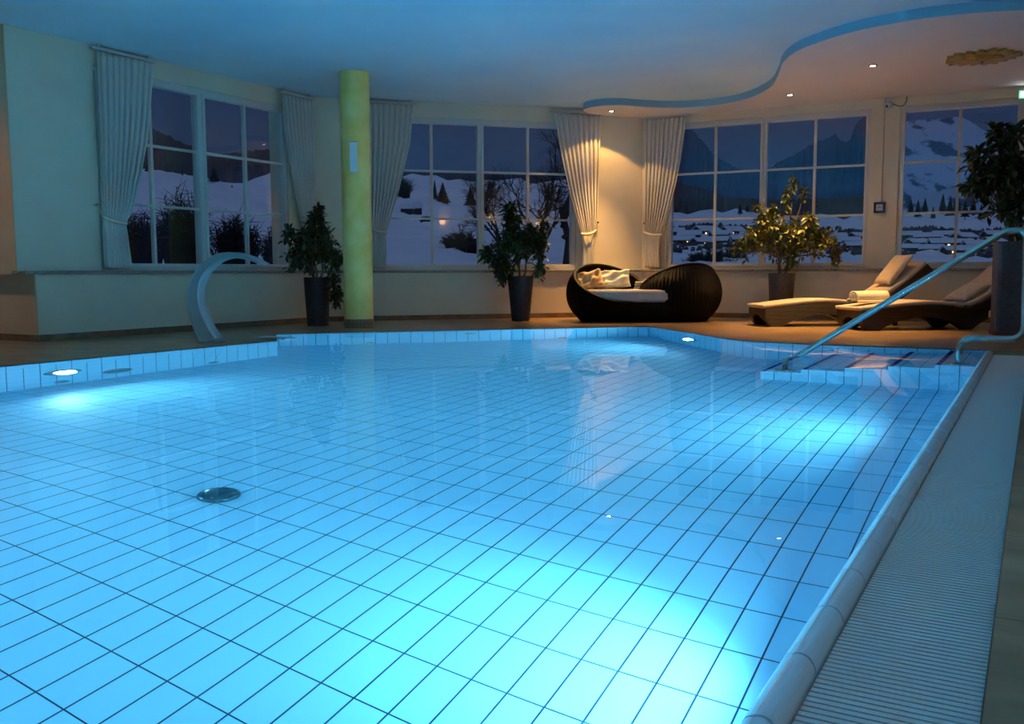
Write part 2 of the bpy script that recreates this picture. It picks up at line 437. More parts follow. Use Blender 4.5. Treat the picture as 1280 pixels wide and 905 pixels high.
def fitting(name, pos, nrm, r, label, cat):
    nrm = Vector((nrm[0], nrm[1], 0)).normalized()
    b = MB(); b.lathe([(r, 0), (r, .01), (r * .8, .02), (r * .35, .02), (r * .3, .008), (.001, .008)], n=32)
    o = b.build(name, M_darksteel, loc=pos, smooth=False); o.rotation_euler = nrm.to_track_quat('Z', 'Y').to_euler()
    return tag(o, label, cat)
fitting('suction_grille', (-6.17, 4.672, -1.055), (1, 0), .13, 'round dark steel intake disc beside the left pool lamp', 'intake')
fitting('wall_nozzle', (-6.17, 4.2, -1.27), (1, 0), .06, 'small steel nozzle below the left pool lamp', 'nozzle')
fitting('wall_nozzle', (-6.17, 5.631, -1.285), (1, 0), .06, 'small steel nozzle low in the left wall near the pool corner', 'nozzle')
fitting('wall_nozzle', (-6.141, 7.756, -1.28), (1, -1), .055, 'steel nozzle in the far pool wall below the yellow column', 'nozzle')
fitting('wall_nozzle', (-5.372, 8.525, -.45), (1, -1), .07, 'steel nozzle high in the middle of the far pool wall', 'nozzle')
fitting('wall_nozzle', (-4.625, 9.272, -1.28), (1, -1), .055, 'steel nozzle in the far pool wall left of the daybed reflection', 'nozzle')
t = thing('floor_inlet', 'domed steel inlet cover on the pool floor', 'inlet', (-3.12, 2.85, DEPTH))
b = MB(); b.lathe([(.095, .012), (.09, .03), (.07, .045), (.04, .053), (.001, .056)], n=40); b.build('dome', mat('teal_steel', (.03, .12, .16), .25, .5), t, smooth=True)
b = MB(); b.lathe([(.05, .0), (.05, .014), (.001, .014)], n=24); b.build('stem', M_darksteel, t)
for k in range(4):
    a = k * PI / 2 + .4; b = MB(); b.lathe([(.007, 0), (.007, .006), (.001, .008)], (.07 * math.cos(a), .07 * math.sin(a), .043), 10); b.build('screw', M_steel, t)

# ------------------------------------------------------------------ room shell
GZ0, GZ1, FR = .737, 2.588, .065
OZ0, OZ1 = GZ0 - FR, GZ1 + FR + .01
def wall_mesh(name, W, opens, length, mats, zt=2.95, dado=.12, ext0=0., ext1=0., lap=0.):
    b = MB(); T = -.3
    if lap: b.box((-lap, T, .63), (0, 0, zt), W.M)
    xs = [-ext0] + [v for o in opens for v in o] + [length + ext1]
    for k in range(0, len(xs), 2): b.box((xs[k], T, 0), (xs[k + 1], 0, zt), W.M)
    for a, c in opens:
        b.box((a, T, 0), (c, 0, OZ0), W.M); b.box((a, T, OZ1), (c, 0, zt), W.M)
    b.box((-ext0 * 0, -.02, 0), (length, dado, .628), W.M)
    return struct(b.build(name, mats))
op1 = [(.85 - FR, 3.41 + FR)]
op2 = [(.933 - FR, 3.509 + FR)]
op3 = [(.42 - FR, 2.938 + FR), (3.40 - FR, 5.93 + FR), (6.6, 9.6)]
struct(wall_mesh('wall_left', W1, op1, W1.len, M_wall, ext1=.1, lap=.1), 'cream wall with the window on the left', 'wall')
struct(wall_mesh('wall_diagonal', W2, op2, W2.len, M_wall, ext1=.1), 'cream diagonal wall behind the yellow column', 'wall')
struct(wall_mesh('wall_back', W3, op3, W3.len, M_wall, ext1=.2), 'cream back wall behind the loungers', 'wall')
b = MB(); b.box((-12.5, 5.153, .63), (-8.152, 5.159, 2.95)); b.box((-12.5, 5.245, 0), (-8.031, 5.259, .6279)); b.box((-12.5, 5.153, .6279), (-8.17, 5.259, .63)); struct(b.build('wall_side', M_beige), 'ochre return wall at the left edge', 'wall')
b = MB(); b.box((-12.8, -4.3, 0), (-12.5, 5.55, 2.95)); b.box((-12.5, -4.3, 0), (5.6, -4, 2.95)); b.box((5.6, -4.3, 0), (5.9, 13.4, 2.95))
struct(b.build('wall_rear', M_wall), 'cream walls behind the camera', 'wall')

for nm, W, s0, s1 in (('baseboard_left', W1, 0, W1.len), ('baseboard_diagonal', W2, 0, W2.len), ('baseboard_back', W3, 0, W3.len)):
    b = MB(); b.box((s0, .12, .0), (s1, .134, .07), W.M); struct(b.build(nm, M_skirt), 'brown stone skirting', 'skirting')
b = MB(); b.box((-12.5, 5.231, 0), (-8.017, 5.247, .07)); struct(b.build('baseboard_side', M_skirt), 'brown stone skirting', 'skirting')
for k, (W, s0, s1) in enumerate(((W1, -.12, W1.len), (W2, -.0, W2.len), (W3, 0, W3.len))):
    b = MB(); b.box((s0, -.06, .628), (s1, .15, .662), W.M); struct(b.build('trim_%d' % (k + 1), M_sill, bevel=.006), 'speckled granite window sill', 'sill')

# ceiling and dropped panel
CURVE = [(-5.30, 12.02), (-5.40, 11.75), (-5.40, 11.44), (-5.263, 11.27), (-5.032, 11.213), (-4.806, 11.30), (-4.55, 11.60), (-4.272, 11.84), (-3.98, 11.93), (-3.686, 11.92), (-3.267, 11.69), (-2.852, 11.139),
         (-2.60, 10.505), (-2.42, 9.94), (-2.246, 9.577), (-2.03, 9.30), (-1.604, 8.978), (-1.121, 8.815), (-.692, 8.809), (-.212, 8.94), (.6, 9.3), (1.6, 9.45), (2.8, 9.1), (4.2, 8.6), (5.7, 8.5)]
cv = smooth_path([(x, y, 0) for x, y in CURVE], 8)
b = MB(); b.prism([(-12.8, -4.3), (5.9, -4.3), (5.9, 13.2), (-5.02, 12.6), (-8.36, 9.3), (-8.45, 5.5), (-12.8, 5.5)], ZC, ZC + .2); struct(b.build('ceiling', M_ceil), 'ceiling with soft pale blue mottling', 'ceiling')
poly = [(p.x, p.y) for p in cv] + [(5.7, 13.1), (-4.9, 12.55), (-5.2, 12.25)]
bm = bmesh.new(); vs = [bm.verts.new((x, y, ZP)) for x, y in poly]; es = [bm.edges.new((vs[k], vs[(k + 1) % len(vs)])) for k in range(len(vs))]
bmesh.ops.triangle_fill(bm, use_beauty=True, edges=es)
for f in bm.faces: f.material_index = 0
r = bmesh.ops.extrude_edge_only(bm, edges=es)
for g in r['geom']:
    if isinstance(g, bmesh.types.BMVert): g.co.z = ZC + .01
    if isinstance(g, bmesh.types.BMFace): g.material_index = 1
bmesh.ops.recalc_face_normals(bm, faces=bm.faces)
me = bpy.data.meshes.new('ceiling_dropped_panel'); bm.to_mesh(me); bm.free(); me.materials.append(M_panel); me.materials.append(M_fascia)
o = bpy.data.objects.new('ceiling_dropped_panel', me); C.objects.link(o); struct(o, 'dropped ceiling panel with a wavy sky blue edge', 'ceiling')

# ------------------------------------------------------------------ windows
def window(idx, W, lights, label):
    """lights: list of (s0, s1) glazed casements"""
    t = thing('window_%d' % idx, label, 'window', kind='structure')
    s0, s1 = lights[0][0] - FR, lights[-1][1] + FR
    b = MB(); F0, F1 = -.14, -.03
    b.box((s0, F0, OZ0), (s1, F1, GZ0 - .03), W.M); b.box((s0, F0, GZ1 + .03), (s1, F1, OZ1), W.M)
    b.box((s0, F0, GZ0 - .03), (s0 + .035, F1, GZ1 + .03), W.M); b.box((s1 - .035, F0, GZ0 - .03), (s1, F1, GZ1 + .03), W.M)
    for (a, c), (d, e) in zip(lights, lights[1:]): b.box((c + .02, F0, GZ0 - .03), (d - .02, F1, GZ1 + .03), W.M)
    b.build('frame', M_white, t)
    for a, c in lights:
        b = MB(); G0, G1 = -.11, -.015
        for lo, hi in (((a - .034, GZ0 - .034), (a, GZ1 + .034)), ((c, GZ0 - .034), (c + .034, GZ1 + .034)), ((a, GZ0 - .034), (c, GZ0)), ((a, GZ1), (c, GZ1 + .034))):
            b.box((lo[0], G0, lo[1]), (hi[0], G1, hi[1]), W.M)
        m = (a + c) / 2
        b.box((m - .017, -.075, GZ0), (m + .017, -.03, GZ1), W.M)
        for z in (1.343, 1.97): b.box((a, -.073, z - .0135), (c, -.032, z + .0135), W.M)
        cs = b.build('casement', M_white, t)
        b = MB(); b.box((a - .01, -.062, GZ0 - .01), (c + .01, -.055, GZ1 + .01), W.M); b.build('glass_pane', M_glass, cs)
    return t
window(1, W1, [(.85, 2.085), (2.197, 3.41)], 'white lattice window in the left wall')
window(2, W2, [(.933, 2.179), (2.263, 3.509)], 'white lattice window in the diagonal wall')
window(3, W3, [(.42, 1.627), (1.71, 2.938)], 'white lattice window behind the plant with the yellowish leaves')
window(4, W3, [(3.40, 4.625), (4.71, 5.93)], 'white lattice window at the right behind the tall planter')
b = MB(); b.box((6.5, -.2, .6), (9.7, -.1, 2.7), W3.M); struct(b.build('trim_4', M_white), 'closed panel in the back wall', 'panel')

# ------------------------------------------------------------------ column with sconce
colp = Vector((-6.694, 8.213, 0)) + FH * .165
t = thing('column', 'round yellow stucco column standing by the far pool edge', 'column', colp)
b = MB(); b.lathe([(.168, .1), (.165, .13), (.165, 2.84), (.17, 2.858)], n=64, cap=False); b.build('shaft', M_column, t, smooth=True)
def mosaic():
    m = grid_mat('mosaic_tile', (.26, .2, .12), (.1, .08, .06), .045, .05, .006, .006, rough=.3); return m
b = MB(); rows = [[(.172 * math.cos(2 * PI * k / 64), .172 * math.sin(2 * PI * k / 64), z) for k in range(65)] for z in (.006, .105)]
b.grid(rows, uvs=lambda i, j: (j / 64 * 1.08, i * .1)); b.grid([rows[1], [(.16 * math.cos(2 * PI * k / 64), .16 * math.sin(2 * PI * k / 64), .106) for k in range(65)]])
b.build('mosaic_base', mosaic(), t)
sdir = -FH + RH * .04; sdir.normalize(); spos = colp + sdir * .165
t = thing('wall_sconce', 'slim pale rectangular sconce on the yellow column', 'wall lamp', (spos.x, spos.y, 1.74), rz=math.atan2(sdir.y, sdir.x) - PI / 2 + PI)
b = MB(); b.box((-.04, -.05, 0), (.04, -.012, .33)); b.build('shade', mat('pale_frosted_glass', (.62, .8, .86), .3), t, bevel=.006)
b = MB(); b.box((-.03, -.02, .04), (.03, .02, .29)); b.build('back_plate', M_darksteel, t)
b = MB(); b.box((-.042, -.052, .33), (.042, -.008, .34)); b.build('cap', M_darksteel, t)

# ------------------------------------------------------------------ curtains
def curtain(W, Ltab, Rtab, zt, zb, ztie, knob, label, tl, folds=9, off0=.075, side=1, rail=None):
    t = thing('curtain', label, 'curtain', W.P(Ltab[0][1], zb, off0))
    Mi = Matrix.Translation(-t.location)
    NU, NV = folds * 14, 60
    rows = []
    rng = random.Random(int(abs(W.O.x) * 100) + int(Ltab[0][1] * 1000))
    ph = [rng.uniform(-.5, .5) for _ in range(NV + 1)]
    wob = [rng.uniform(.7, 1.25) for _ in range(folds + 2)]
    for j in range(NV + 1):
        z = zt + (zb - zt) * j / NV
        l, r = interp(Ltab, -z), interp(Rtab, -z)
        w = abs(r - l); amp = min(.032, .018 + .006 * (zt - z))
        if z < zt and z > zt - .12: amp *= .55 + .45 * (zt - z) / .12
        dt = abs(z - ztie)
        if dt < .12: amp *= .62 + .38 * dt / .12
        row = []
        for i in range(NU + 1):
            u = i / NU
            kf = wob[min(int(u * folds), folds)]
            th = 2 * PI * folds * u + .25 * math.sin(3 * PI * u + 1.3 * z)
            off = off0 + amp * kf * math.cos(th) * (1 if abs(math.cos(th)) < .98 else 1)
            du = .006 * math.sin(2 * th) * (1 if 0 < i < NU else 0)
            row.append(W.P(l + (r - l) * u + du, z, off) - t.location)
        rows.append(row)
    b = MB(); b.grid(rows)
    o = b.build('drape', M_curtain, t, smooth=True, recalc=False)
    md = o.modifiers.new('Solidify', 'SOLIDIFY'); md.thickness = .0025
    # heading tape at the top
    b = MB(); l, r = interp(Ltab, -zt), interp(Rtab, -zt)
    # tieback: a band round the gathered cloth up to a hook in the wall
    l, r = interp(Ltab, -ztie), interp(Rtab, -ztie)
    mid, hw = (l + r) / 2, (r - l) / 2 + .012
    pts = []
    inner, outer_ = (r, l) if side > 0 else (l, r)
    for k in range(13):
        a = k / 12
        s_ = inner + (outer_ - inner) * a + (.014 if side > 0 else -.014) * (1 - 2 * a)
        pts.append(W.P(s_, ztie + .02 * math.sin(a * PI * .5) * 0 + .05 * a * a - .012 * math.sin(PI * a), off0 + .05 * math.sin(PI * min(1, a * 1.0)) + .012))
    pts = pts + [W.P(knob[0] * .5 + outer_ * .5, (ztie + .05 + knob[1]) / 2 - .012, off0 * .8), W.P(knob[0], knob[1], .012)]
    pts = [p - t.location for p in smooth_path(pts, 3)]
    b = MB(); rows = []
    for p in pts: rows.append([p + Vector((0, 0, .018)) + W.n * .004, p + W.n * .009, p + Vector((0, 0, -.018)) + W.n * .004, p - W.n * .006])
    b.grid(rows, closed_u=True); tb = b.build('tieback', M_cream if tl else M_curtain, t, smooth=True)
    b = MB(); b.tube([W.P(knob[0], knob[1], 0) - t.location, W.P(knob[0], knob[1], .05) - t.location], [.008, .013], 10); b.build('hook', M_steel, t)
    # rail stays on the ceiling: a thing of its own
    if rail:
        b = MB(); b.box((rail[0], off0 - .03, zt + .012), (rail[1], off0 + .02, zt + .034), W.M)
        for k in range(2):
            x = rail[0] + .08 + k * (rail[1] - rail[0] - .16); b.box((x - .012, off0 - .018, zt + .03), (x + .012, off0 + .008, ZC if rail[2] is None else rail[2]), W.M)
        tag(b.build('curtain_rail', M_white), rail[3], 'curtain rail')
    return t
Z = lambda tab: [(-z, s) for z, s in tab]
curtain(W1, Z([(2.80, .769), (.69, .771)]), Z([(2.80, 1.436), (2.54, 1.40), (2.21, 1.354), (1.96, 1.306), (1.67, 1.228), (1.34, 1.124), (1.13, 1.018), (.97, 1.029), (.69, 1.057)]), 2.79, .69, 1.14, (.727, 1.309),
        'pale curtain tied back at the far left of the left window', True, 9, side=1, rail=(.72, 1.47, None, 'white curtain rail above the far left curtain'))
curtain(W1, Z([(2.80, 3.304), (2.39, 3.344), (2.01, 3.413), (1.63, 3.511), (1.34, 3.60), (1.13, 3.66), (.97, 3.655), (.69, 3.64)]), Z([(2.80, 3.86), (.69, 3.85)]), 2.79, .69, 1.14, (3.885, 1.31),
        'sheer curtain in the corner behind the plant beside the yellow column', False, 8, side=-1, rail=(3.27, 3.89, None, 'white curtain rail in the corner left of the yellow column'))
curtain(W2, Z([(2.80, .66), (1.0, .70), (.69, .70)]), Z([(2.80, 1.311), (2.3, 1.252), (1.99, 1.174), (1.68, 1.095), (1.37, .996), (1.16, .93), (1.05, .912), (.69, .912)]), 2.79, .69, 1.16, (.64, 1.31),
        'grey-white curtain tied back right behind the yellow column', False, 9, side=1, rail=(.62, 1.35, None, 'white curtain rail right behind the yellow column'))
curtain(W2, Z([(2.80, 3.212), (2.365, 3.292), (2.045, 3.362), (1.723, 3.443), (1.452, 3.525), (1.235, 3.596), (1.147, 3.632), (.96, 3.644), (.69, 3.633)]), Z([(2.80, 3.893), (2.05, 3.874), (1.45, 3.854), (1.147, 3.82), (.96, 3.797), (.69, 3.799)]), 2.775, .69, 1.15, (3.878, 1.315),
        'warmly lit curtain with a cream tieback left of the lit corner', True, 9, side=-1, rail=(3.17, 3.93, 2.79, 'white curtain rail above the warmly lit curtain'))
curtain(W3, Z([(2.74, .06), (1.2, .07), (.69, .08)]), Z([(2.74, .648), (2.154, .577), (1.832, .514), (1.508, .428), (1.235, .339), (1.125, .294), (.96, .273), (.69, .288)]), 2.735, .69, 1.14, (.045, 1.31),
        'cream curtain tied back right of the lit corner', True, 9, side=1, rail=(.04, .69, ZP, 'white curtain rail above the cream curtain right of the lit corner'))

# ------------------------------------------------------------------ potted plants
def leaf(b, p, d, up, L, w):
    d = d.normalized(); s = d.cross(up)
    if s.length < 1e-3: s = Vector((1, 0, 0))
    s.normalize(); nn = s.cross(d)
    i = len(b.v)
    droop = -.18 * L
    pts = [p, p + d * L * .35 + s * w * .5 + nn * w * .12, p + d * L * .72 + s * w * .38 + nn * (droop * .4 + w * .1), p + d * L + nn * droop, p + d * L * .72 - s * w * .38 + nn * (droop * .4 + w * .1), p + d * L * .35 - s * w * .5 + nn * w * .12, p + d * L * .38, p + d * L * .72 + nn * droop * .4]
    b.v += [tuple(q) for q in pts]
    for f in ((0, 1, 6), (6, 1, 2, 7), (7, 2, 3), (0, 6, 5), (6, 7, 4, 5), (7, 3, 4)):
        b.f.append([i + k for k in f]); b.mi.append(0); b.uv.append(None)

def plant(loc, pot_prof, pot_mat, square, label, blobs, nt, leafL, mats, seed, trunk_h, saucer=False, stems=3, rot=0.):
    """blobs: (lat, dep, z, radius, weight) ellipsoids of foliage"""
    rng = random.Random(seed)
    t = thing('potted_plant', label, 'plant', loc, rz=0)
    zb = .006
    b = MB(); prof = [(r, z + zb) for r, z in pot_prof]
    rt, ht = pot_prof[-1]
    b.lathe(prof + [(rt * .9, ht + zb), (rt * .88, ht - .06)], n=48, square=square, cap=True)
    p_ = b.build('planter', pot_mat, t, smooth=False, bevel=0.); p_.rotation_euler.z = rot
    b = MB(); b.lathe([(rt * .88, ht - .05), (rt * .4, ht - .04), (.001, ht - .035)], n=32, square=square); b.build('soil', M_soil, p_)
    if saucer:
        b = MB(); b.lathe([(pot_prof[0][0] * 1.05, zb), (pot_prof[0][0] * 1.12, zb + .04), (pot_prof[0][0] * 1.02, zb + .04)], n=48, square=square); b.build('saucer', M_saucer, p_)
    bs = MB(); bl = MB()
    crown = Vector((0, 0, trunk_h))
    tw = []
    for k in range(stems):
        a = 2 * PI * k / stems + rng.random()
        p0 = Vector((.03 * math.cos(a), .03 * math.sin(a), ht - .05)); p1 = Vector((.07 * math.cos(a), .07 * math.sin(a), trunk_h))
        bs.tube([p0, (p0 + p1) / 2 + Vector((.02 * math.cos(a * 2), .02, 0)), p1], [.016, .013, .011], 6)
        tw.append(p1)
    tot = sum(q[4] for q in blobs)
    for (la, de, zz, rad, wt) in blobs:
        c = RH * la + FH * de + Vector((0, 0, zz))
        base = min(tw, key=lambda p: (p - c).length)
        mid = (base + c) / 2 + Vector((0, 0, .04))
        bs.tube([base, mid, c], [.010, .008, .006], 5)
        for q in range(max(1, int(nt * wt / tot))):
            d = Vector((rng.gauss(0, 1), rng.gauss(0, 1), rng.gauss(0, 1))).normalized()
            R_ = rad if not isinstance(rad, tuple) else rad[0]
            e = c + Vector((d.x * R_, d.y * R_, d.z * (R_ if not isinstance(rad, tuple) else rad[1]))) * (.55 + .5 * rng.random())
            st = c + (e - c) * .15
            m = (st + e) / 2 + Vector((0, 0, .03))
            e2 = e + Vector((0, 0, -.03))
            pts = smooth_path([st, m, e2], 4)
            bs.tube(pts, [.004] * (len(pts) - 1) + [.0015], 4, cap=False)
            nl = 9
            for k in range(nl):
                i = 1 + int((len(pts) - 2) * k / (nl - 1)); p = pts[i]
                tdir = (pts[min(i + 1, len(pts) - 1)] - pts[i - 1]).normalized()
                a = k * 2.4 + rng.random()
                side = tdir.orthogonal().normalized(); side = Matrix.Rotation(a, 3, tdir) @ side
                dd = (side * .9 + tdir * .55 + Vector((0, 0, -.15 + .3 * rng.random()))).normalized()
                upv = Vector((rng.uniform(-.5, .5), rng.uniform(-.5, .5), 1)).normalized()
                l = leafL * rng.uniform(.65, 1.2)
                leaf(bl, p + side * .004, dd, upv, l, l * .46)
    bs.build('stems', M_bark, t, smooth=True, recalc=False)
    o = bl.build('foliage', mats, t, smooth=False, recalc=False)
    return t
taper = lambda r0, r1, h: [(r0, 0), (r0 * 1.0, .01), (r1 * .985, h - .03), (r1, h - .03), (r1, h)]
D1 = 11.0
plant(LD((397.5 - 640) * D1 / F, D1), taper(.125, .155, .575), M_pot, 0, 'bushy plant in a tall black planter left of the yellow column',
      [(-.05, 0, 1.0, (.28, .22), 5), (.08, 0, .95, (.2, .2), 3), (0, .02, 1.22, (.15, .18), 2), (-.18, 0, .82, (.2, .2), 3), (.2, -.05, .8, (.13, .18), 1.5), (-.3, 0, 1.08, (.12, .12), .8), (.03, 0, 1.36, (.06, .09), .7), (.24, -.1, .36, (.1, .12), .8), (.22, -.1, .55, (.06, .1), .4)], 270, .085, M_leaf, 3, .75)
D2 = 11.95
plant(LD((651 - 640) * D2 / F, D2), taper(.118, .17, .575), M_pot, 0, 'bushy plant in a black planter in front of the diagonal window',
      [(-.12, 0, 1.0, (.3, .24), 5), (.12, 0, 1.05, (.22, .22), 4), (-.1, 0, 1.28, (.16, .15), 2), (-.12, 0, 1.44, (.07, .07), .7), (-.25, -.04, .72, (.18, .18), 2.5), (-.42, 0, .86, (.12, .12), 1), (.26, 0, .98, (.1, .24), 1.6), (.3, 0, 1.2, (.08, .08), .6), (.24, -.06, .66, (.07, .16), .7), (-.22, -.04, .55, (.08, .1), .5)], 270, .092, M_leaf, 5, .75)
D3 = 11.75
plant(LD((976 - 640) * D3 / F, D3), taper(.135, .165, .6), M_potblue, 0, 'wide plant with yellowish leaves in a grey planter behind the loungers',
      [(-.1, 0, 1.1, (.3, .2), 5), (-.36, 0, 1.02, (.26, .2), 4), (.22, 0, 1.1, (.28, .2), 4), (.46, 0, 1.0, (.26, .22), 4), (.05, 0, .88, (.26, .16), 3), (-.5, 0, .92, (.14, .14), 1.4), (.68, 0, .8, (.1, .16), 1), (-.28, 0, 1.26, (.14, .1), 1.2), (.3, 0, 1.24, (.16, .14), 1.4), (-.12, .05, 1.34, (.12, .14), 1.4), (.05, .08, 1.55, (.06, .16), .8), (.14, .08, 1.72, (.05, .12), .5), (.28, .08, 1.6, (.05, .14), .5), (-.3, .02, 1.42, (.05, .06), .3), (.12, 0, .72, (.14, .1), .8)], 300, .08, M_leaf2, 9, .8)
D4 = 9.02
plant(LD((1262 - 640) * D4 / F, D4), [(.148, 0), (.148, .01), (.156, .86), (.156, .9)], M_potblue, 8, 'large leafed plant in a tall slate planter at the right edge',
      [(.0, 0, 1.6, (.3, .3), 6), (-.2, 0, 1.5, (.24, .26), 4), (.28, 0, 1.55, (.3, .3), 5), (-.34, .0, 1.72, (.16, .16), 1.6), (-.42, 0, 1.42, (.12, .12), 1), (.0, 0, 1.92, (.2, .18), 2), (.3, 0, 1.95, (.25, .2), 3), (-.22, 0, 1.95, (.1, .08), .8), (.1, 0, 1.25, (.24, .2), 3), (-.12, 0, 1.2, (.14, .14), 1.2), (.2, 0, 1.08, (.2, .12), 1.5)], 170, .125, M_leaf, 12, 1.15, saucer=True, rot=.2)

# ------------------------------------------------------------------ curved water spout on the left deck
b = MB()
base = Vector((-6.526, 5.927, .006)); dv = Vector((.97, .243, 0)); wv = Vector((-.243, .97, 0))
ctl = [(.02, 0, .088), (-.05, .12, .08), (-.105, .27, .066), (-.122, .414, .058), (-.09, .56, .05), (.0, .685, .043), (.13, .765, .034), (.28, .787, .026), (.43, .757, .018), (.53, .717, .010), (.567, .70, .005)]
cl = smooth_path([(a, c, h) for a, c, h in ctl], 6)
rows = []
for i, q in enumerate(cl):
    a_, b_ = cl[max(i - 1, 0)], cl[min(i + 1, len(cl) - 1)]
    tx, tz = b_.x - a_.x, b_.y - a_.y; l = math.hypot(tx, tz); nx, nz = -tz / l, tx / l
    row = []
    wd = .055 + .02 * i / len(cl)
    for sx_, sw in ((1, -1), (1, 1), (-1, 1), (-1, -1)):
        for (ex, ew) in ((1, .8), (.8, 1)) if sx_ * sw < 0 else ((.8, 1), (1, .8)):
            lat = (q.x + nx * q.z * sx_ * ex) / .96; z = q.y + nz * q.z * sx_ * ex
            row.append(dv * lat + wv * (wd * sw * ew) + Vector((0, 0, max(z, 0))))
    rows.append(row)
b.grid(rows, closed_u=True)
b.f.append(list(range(len(b.v) - 8, len(b.v)))); b.mi.append(0); b.uv.append(None)
t = thing('water_spout', 'curved steel swan neck water spout on the left deck', 'spout', base)
b.build('blade', M_spout, t, smooth=False)
b = MB(); b.lathe([(.12, 0), (.12, .008), (.1, .012), (.001, .012)], (.02, 0, 0), 32); b.build('base_plate', M_steel, t)
for k in range(3):
    a = k * 2.1 + .5; b = MB(); b.lathe([(.009, .008), (.009, .02), (.001, .022)], (.02 + .108 * math.cos(a), .108 * math.sin(a), 0), 8); b.build('bolt', M_steel, t)
# small gutter grating in the pool corner
b = MB()
for k in range(12): b.box((-6.62 + k * .035, 6.55, .006), (-6.598 + k * .035, 6.72, .016))
b.box((-6.62, 6.55, .006), (-6.21, 6.565, .014)); b.box((-6.62, 6.705, .006), (-6.21, 6.72, .014))
o = b.build('corner_grating', M_grate); tag(o, 'small pale grating on the deck at the left pool corner', 'grating'); o.rotation_euler.z = 0

# ------------------------------------------------------------------ handrail
YR = 7.09
def fillet(pts, r=.09, n=7):
    pts = [Vector(p) for p in pts]; out = [pts[0]]
    for a, p, c in zip(pts, pts[1:], pts[2:]):
        d1 = (a - p).normalized(); d2 = (c - p).normalized(); ang = d1.angle(d2)
        l = min(r / math.tan(ang / 2), (a - p).length * .45, (c - p).length * .45)
        q1, q2 = p + d1 * l, p + d2 * l
        for k in range(n + 1):
            t_ = k / n; out.append(q1 * (1 - t_) ** 2 + p * 2 * t_ * (1 - t_) + q2 * t_ ** 2)
    out.append(pts[-1]); return out
t = thing('handrail', 'bent steel handrail rising from the water beside the pool steps', 'handrail', (-.47, YR, -.13))
path = [(-.472, -.13), (-.462, .175), (-.072, .165), (-.088, .93), (-.235, .93), (-1.66, -.06), (-1.65, -.985)]
pts = fillet([(x, YR, z) for x, z in path[:3]] + [(path[3][0], YR, .90), (-.21, YR, .895), (-1.60, YR, -.03), (-1.65, YR, -.3), (-1.65, YR, -.985)], .1)
b = MB(); b.tube([p - t.location for p in map(Vector, pts)], .0225, 16); b.build('rail', M_steel, t, smooth=True)
for x, z in ((-.472, -.13), (-1.65, -.99)):
    b = MB(); b.lathe([(.085, 0), (.085, .01), (.05, .022), (.03, .024)], (x - t.location.x, 0, z - t.location.z + .001), 32); b.build('flange', M_steel, t, smooth=True)

# ------------------------------------------------------------------ wicker daybed
DC = 11.82
t = thing('daybed', 'round dark wicker double daybed with two facing shells', 'daybed', LD(1.683, DC, .006))
def pod_r(z):     # ball profile
    zc, rz, rr = .36, .46, .52
    return rr * math.sqrt(max(.02, 1 - ((z - zc) / rz) ** 2)) if z > zc else rr * (1 - .36 * ((zc - z) / zc) ** 2.2)
def pod(cx, cy, hd, name):
    hd = Vector((math.cos(hd), math.sin(hd), 0)); NT, NV = 320, 26
    def ztop(a):
        d = Vector((math.cos(a), math.sin(a), 0)).dot(hd)
        z = .5
        for _ in range(40): z = .5 * z + .5 * max(.23, min(.745, .525 + .56 * d * pod_r(z)))
        return z
    out = []; inn = []
    tops = [ztop(2 * PI * k / NT) for k in range(NT)]
    for j in range(NV + 1):
        ro, ri = [], []
        for k in range(NT):
            a = 2 * PI * k / NT; z = tops[k] * j / NV
            rib = .0045 * math.cos(64 * a); r = pod_r(z) + rib
            ro.append((cx + r * math.cos(a), cy + r * math.sin(a), z))
            r2 = pod_r(z) - .045 + .009 * math.cos(46 * a)
            ri.append((cx + r2 * math.cos(a), cy + r2 * math.sin(a), max(z, .02)))
        out.append(ro); inn.append(ri)
    b = MB()
    rim = [[(cx + (pod_r(tops[k]) - .022 + .03 * math.cos(q)) * math.cos(2 * PI * k / NT), cy + (pod_r(tops[k]) - .022 + .03 * math.cos(q)) * math.sin(2 * PI * k / NT), tops[k] + .022 * math.sin(q)) for k in range(NT)] for q in [x * PI / 5 for x in range(10)]]
    uvf = lambda i, j: (j / NT * 3.2, i / NV * 1.2)
    b.grid(out, closed_u=True, uvs=uvf); b.grid(inn, closed_u=True, flip=True, uvs=uvf)
    s = b.build(name, M_wicker, t, smooth=True, recalc=False)
    b = MB(); b.grid(rim, closed_u=True, closed_v=True); b.build('rim', M_wicker, s, smooth=True, recalc=False)
    return s
ang_R = math.atan2(RH.y, RH.x)
c0 = RH * -.465; c1 = RH * .465
pod(c0.x, c0.y, ang_R + PI / 2 + .45, 'wicker_shell')
pod(c1.x, c1.y, ang_R - PI / 2 + .40, 'wicker_shell')
def peanut(rad, gap, waist):
    pts = []
    for k in range(96):
        a = 2 * PI * k / 96; ca, sa = math.cos(a), math.sin(a)
        x = math.copysign(1, ca) * gap * (1 - math.exp(-4 * abs(ca))) + rad * ca
        y = rad * sa * (1 - waist * math.exp(-(x / .18) ** 2))
        pts.append(RH * x + FH * y)
    return pts
b = MB()
lo, mi_, hi_ = peanut(.34, .465, -.1), peanut(.43, .465, -.05), peanut(.455, .465, .02)
b.grid([[p + Vector((0, 0, z)) for p in q] for q, z in ((lo, .0), (mi_, .08), (hi_, .2), (hi_, .25))], closed_u=True)
b.f.append(list(range(len(b.v) - 96, len(b.v)))); b.mi.append(0); b.uv.append(None)
b.build('wicker_base', M_wicker, t, smooth=True)
b = MB(); pr = [(.43, .25), (.455, .27), (.465, .30), (.465, .36), (.45, .39), (.42, .402)]
b.grid([[p + Vector((0, 0, z)) for p in peanut(r, .465, .03)] for r, z in pr], closed_u=True)
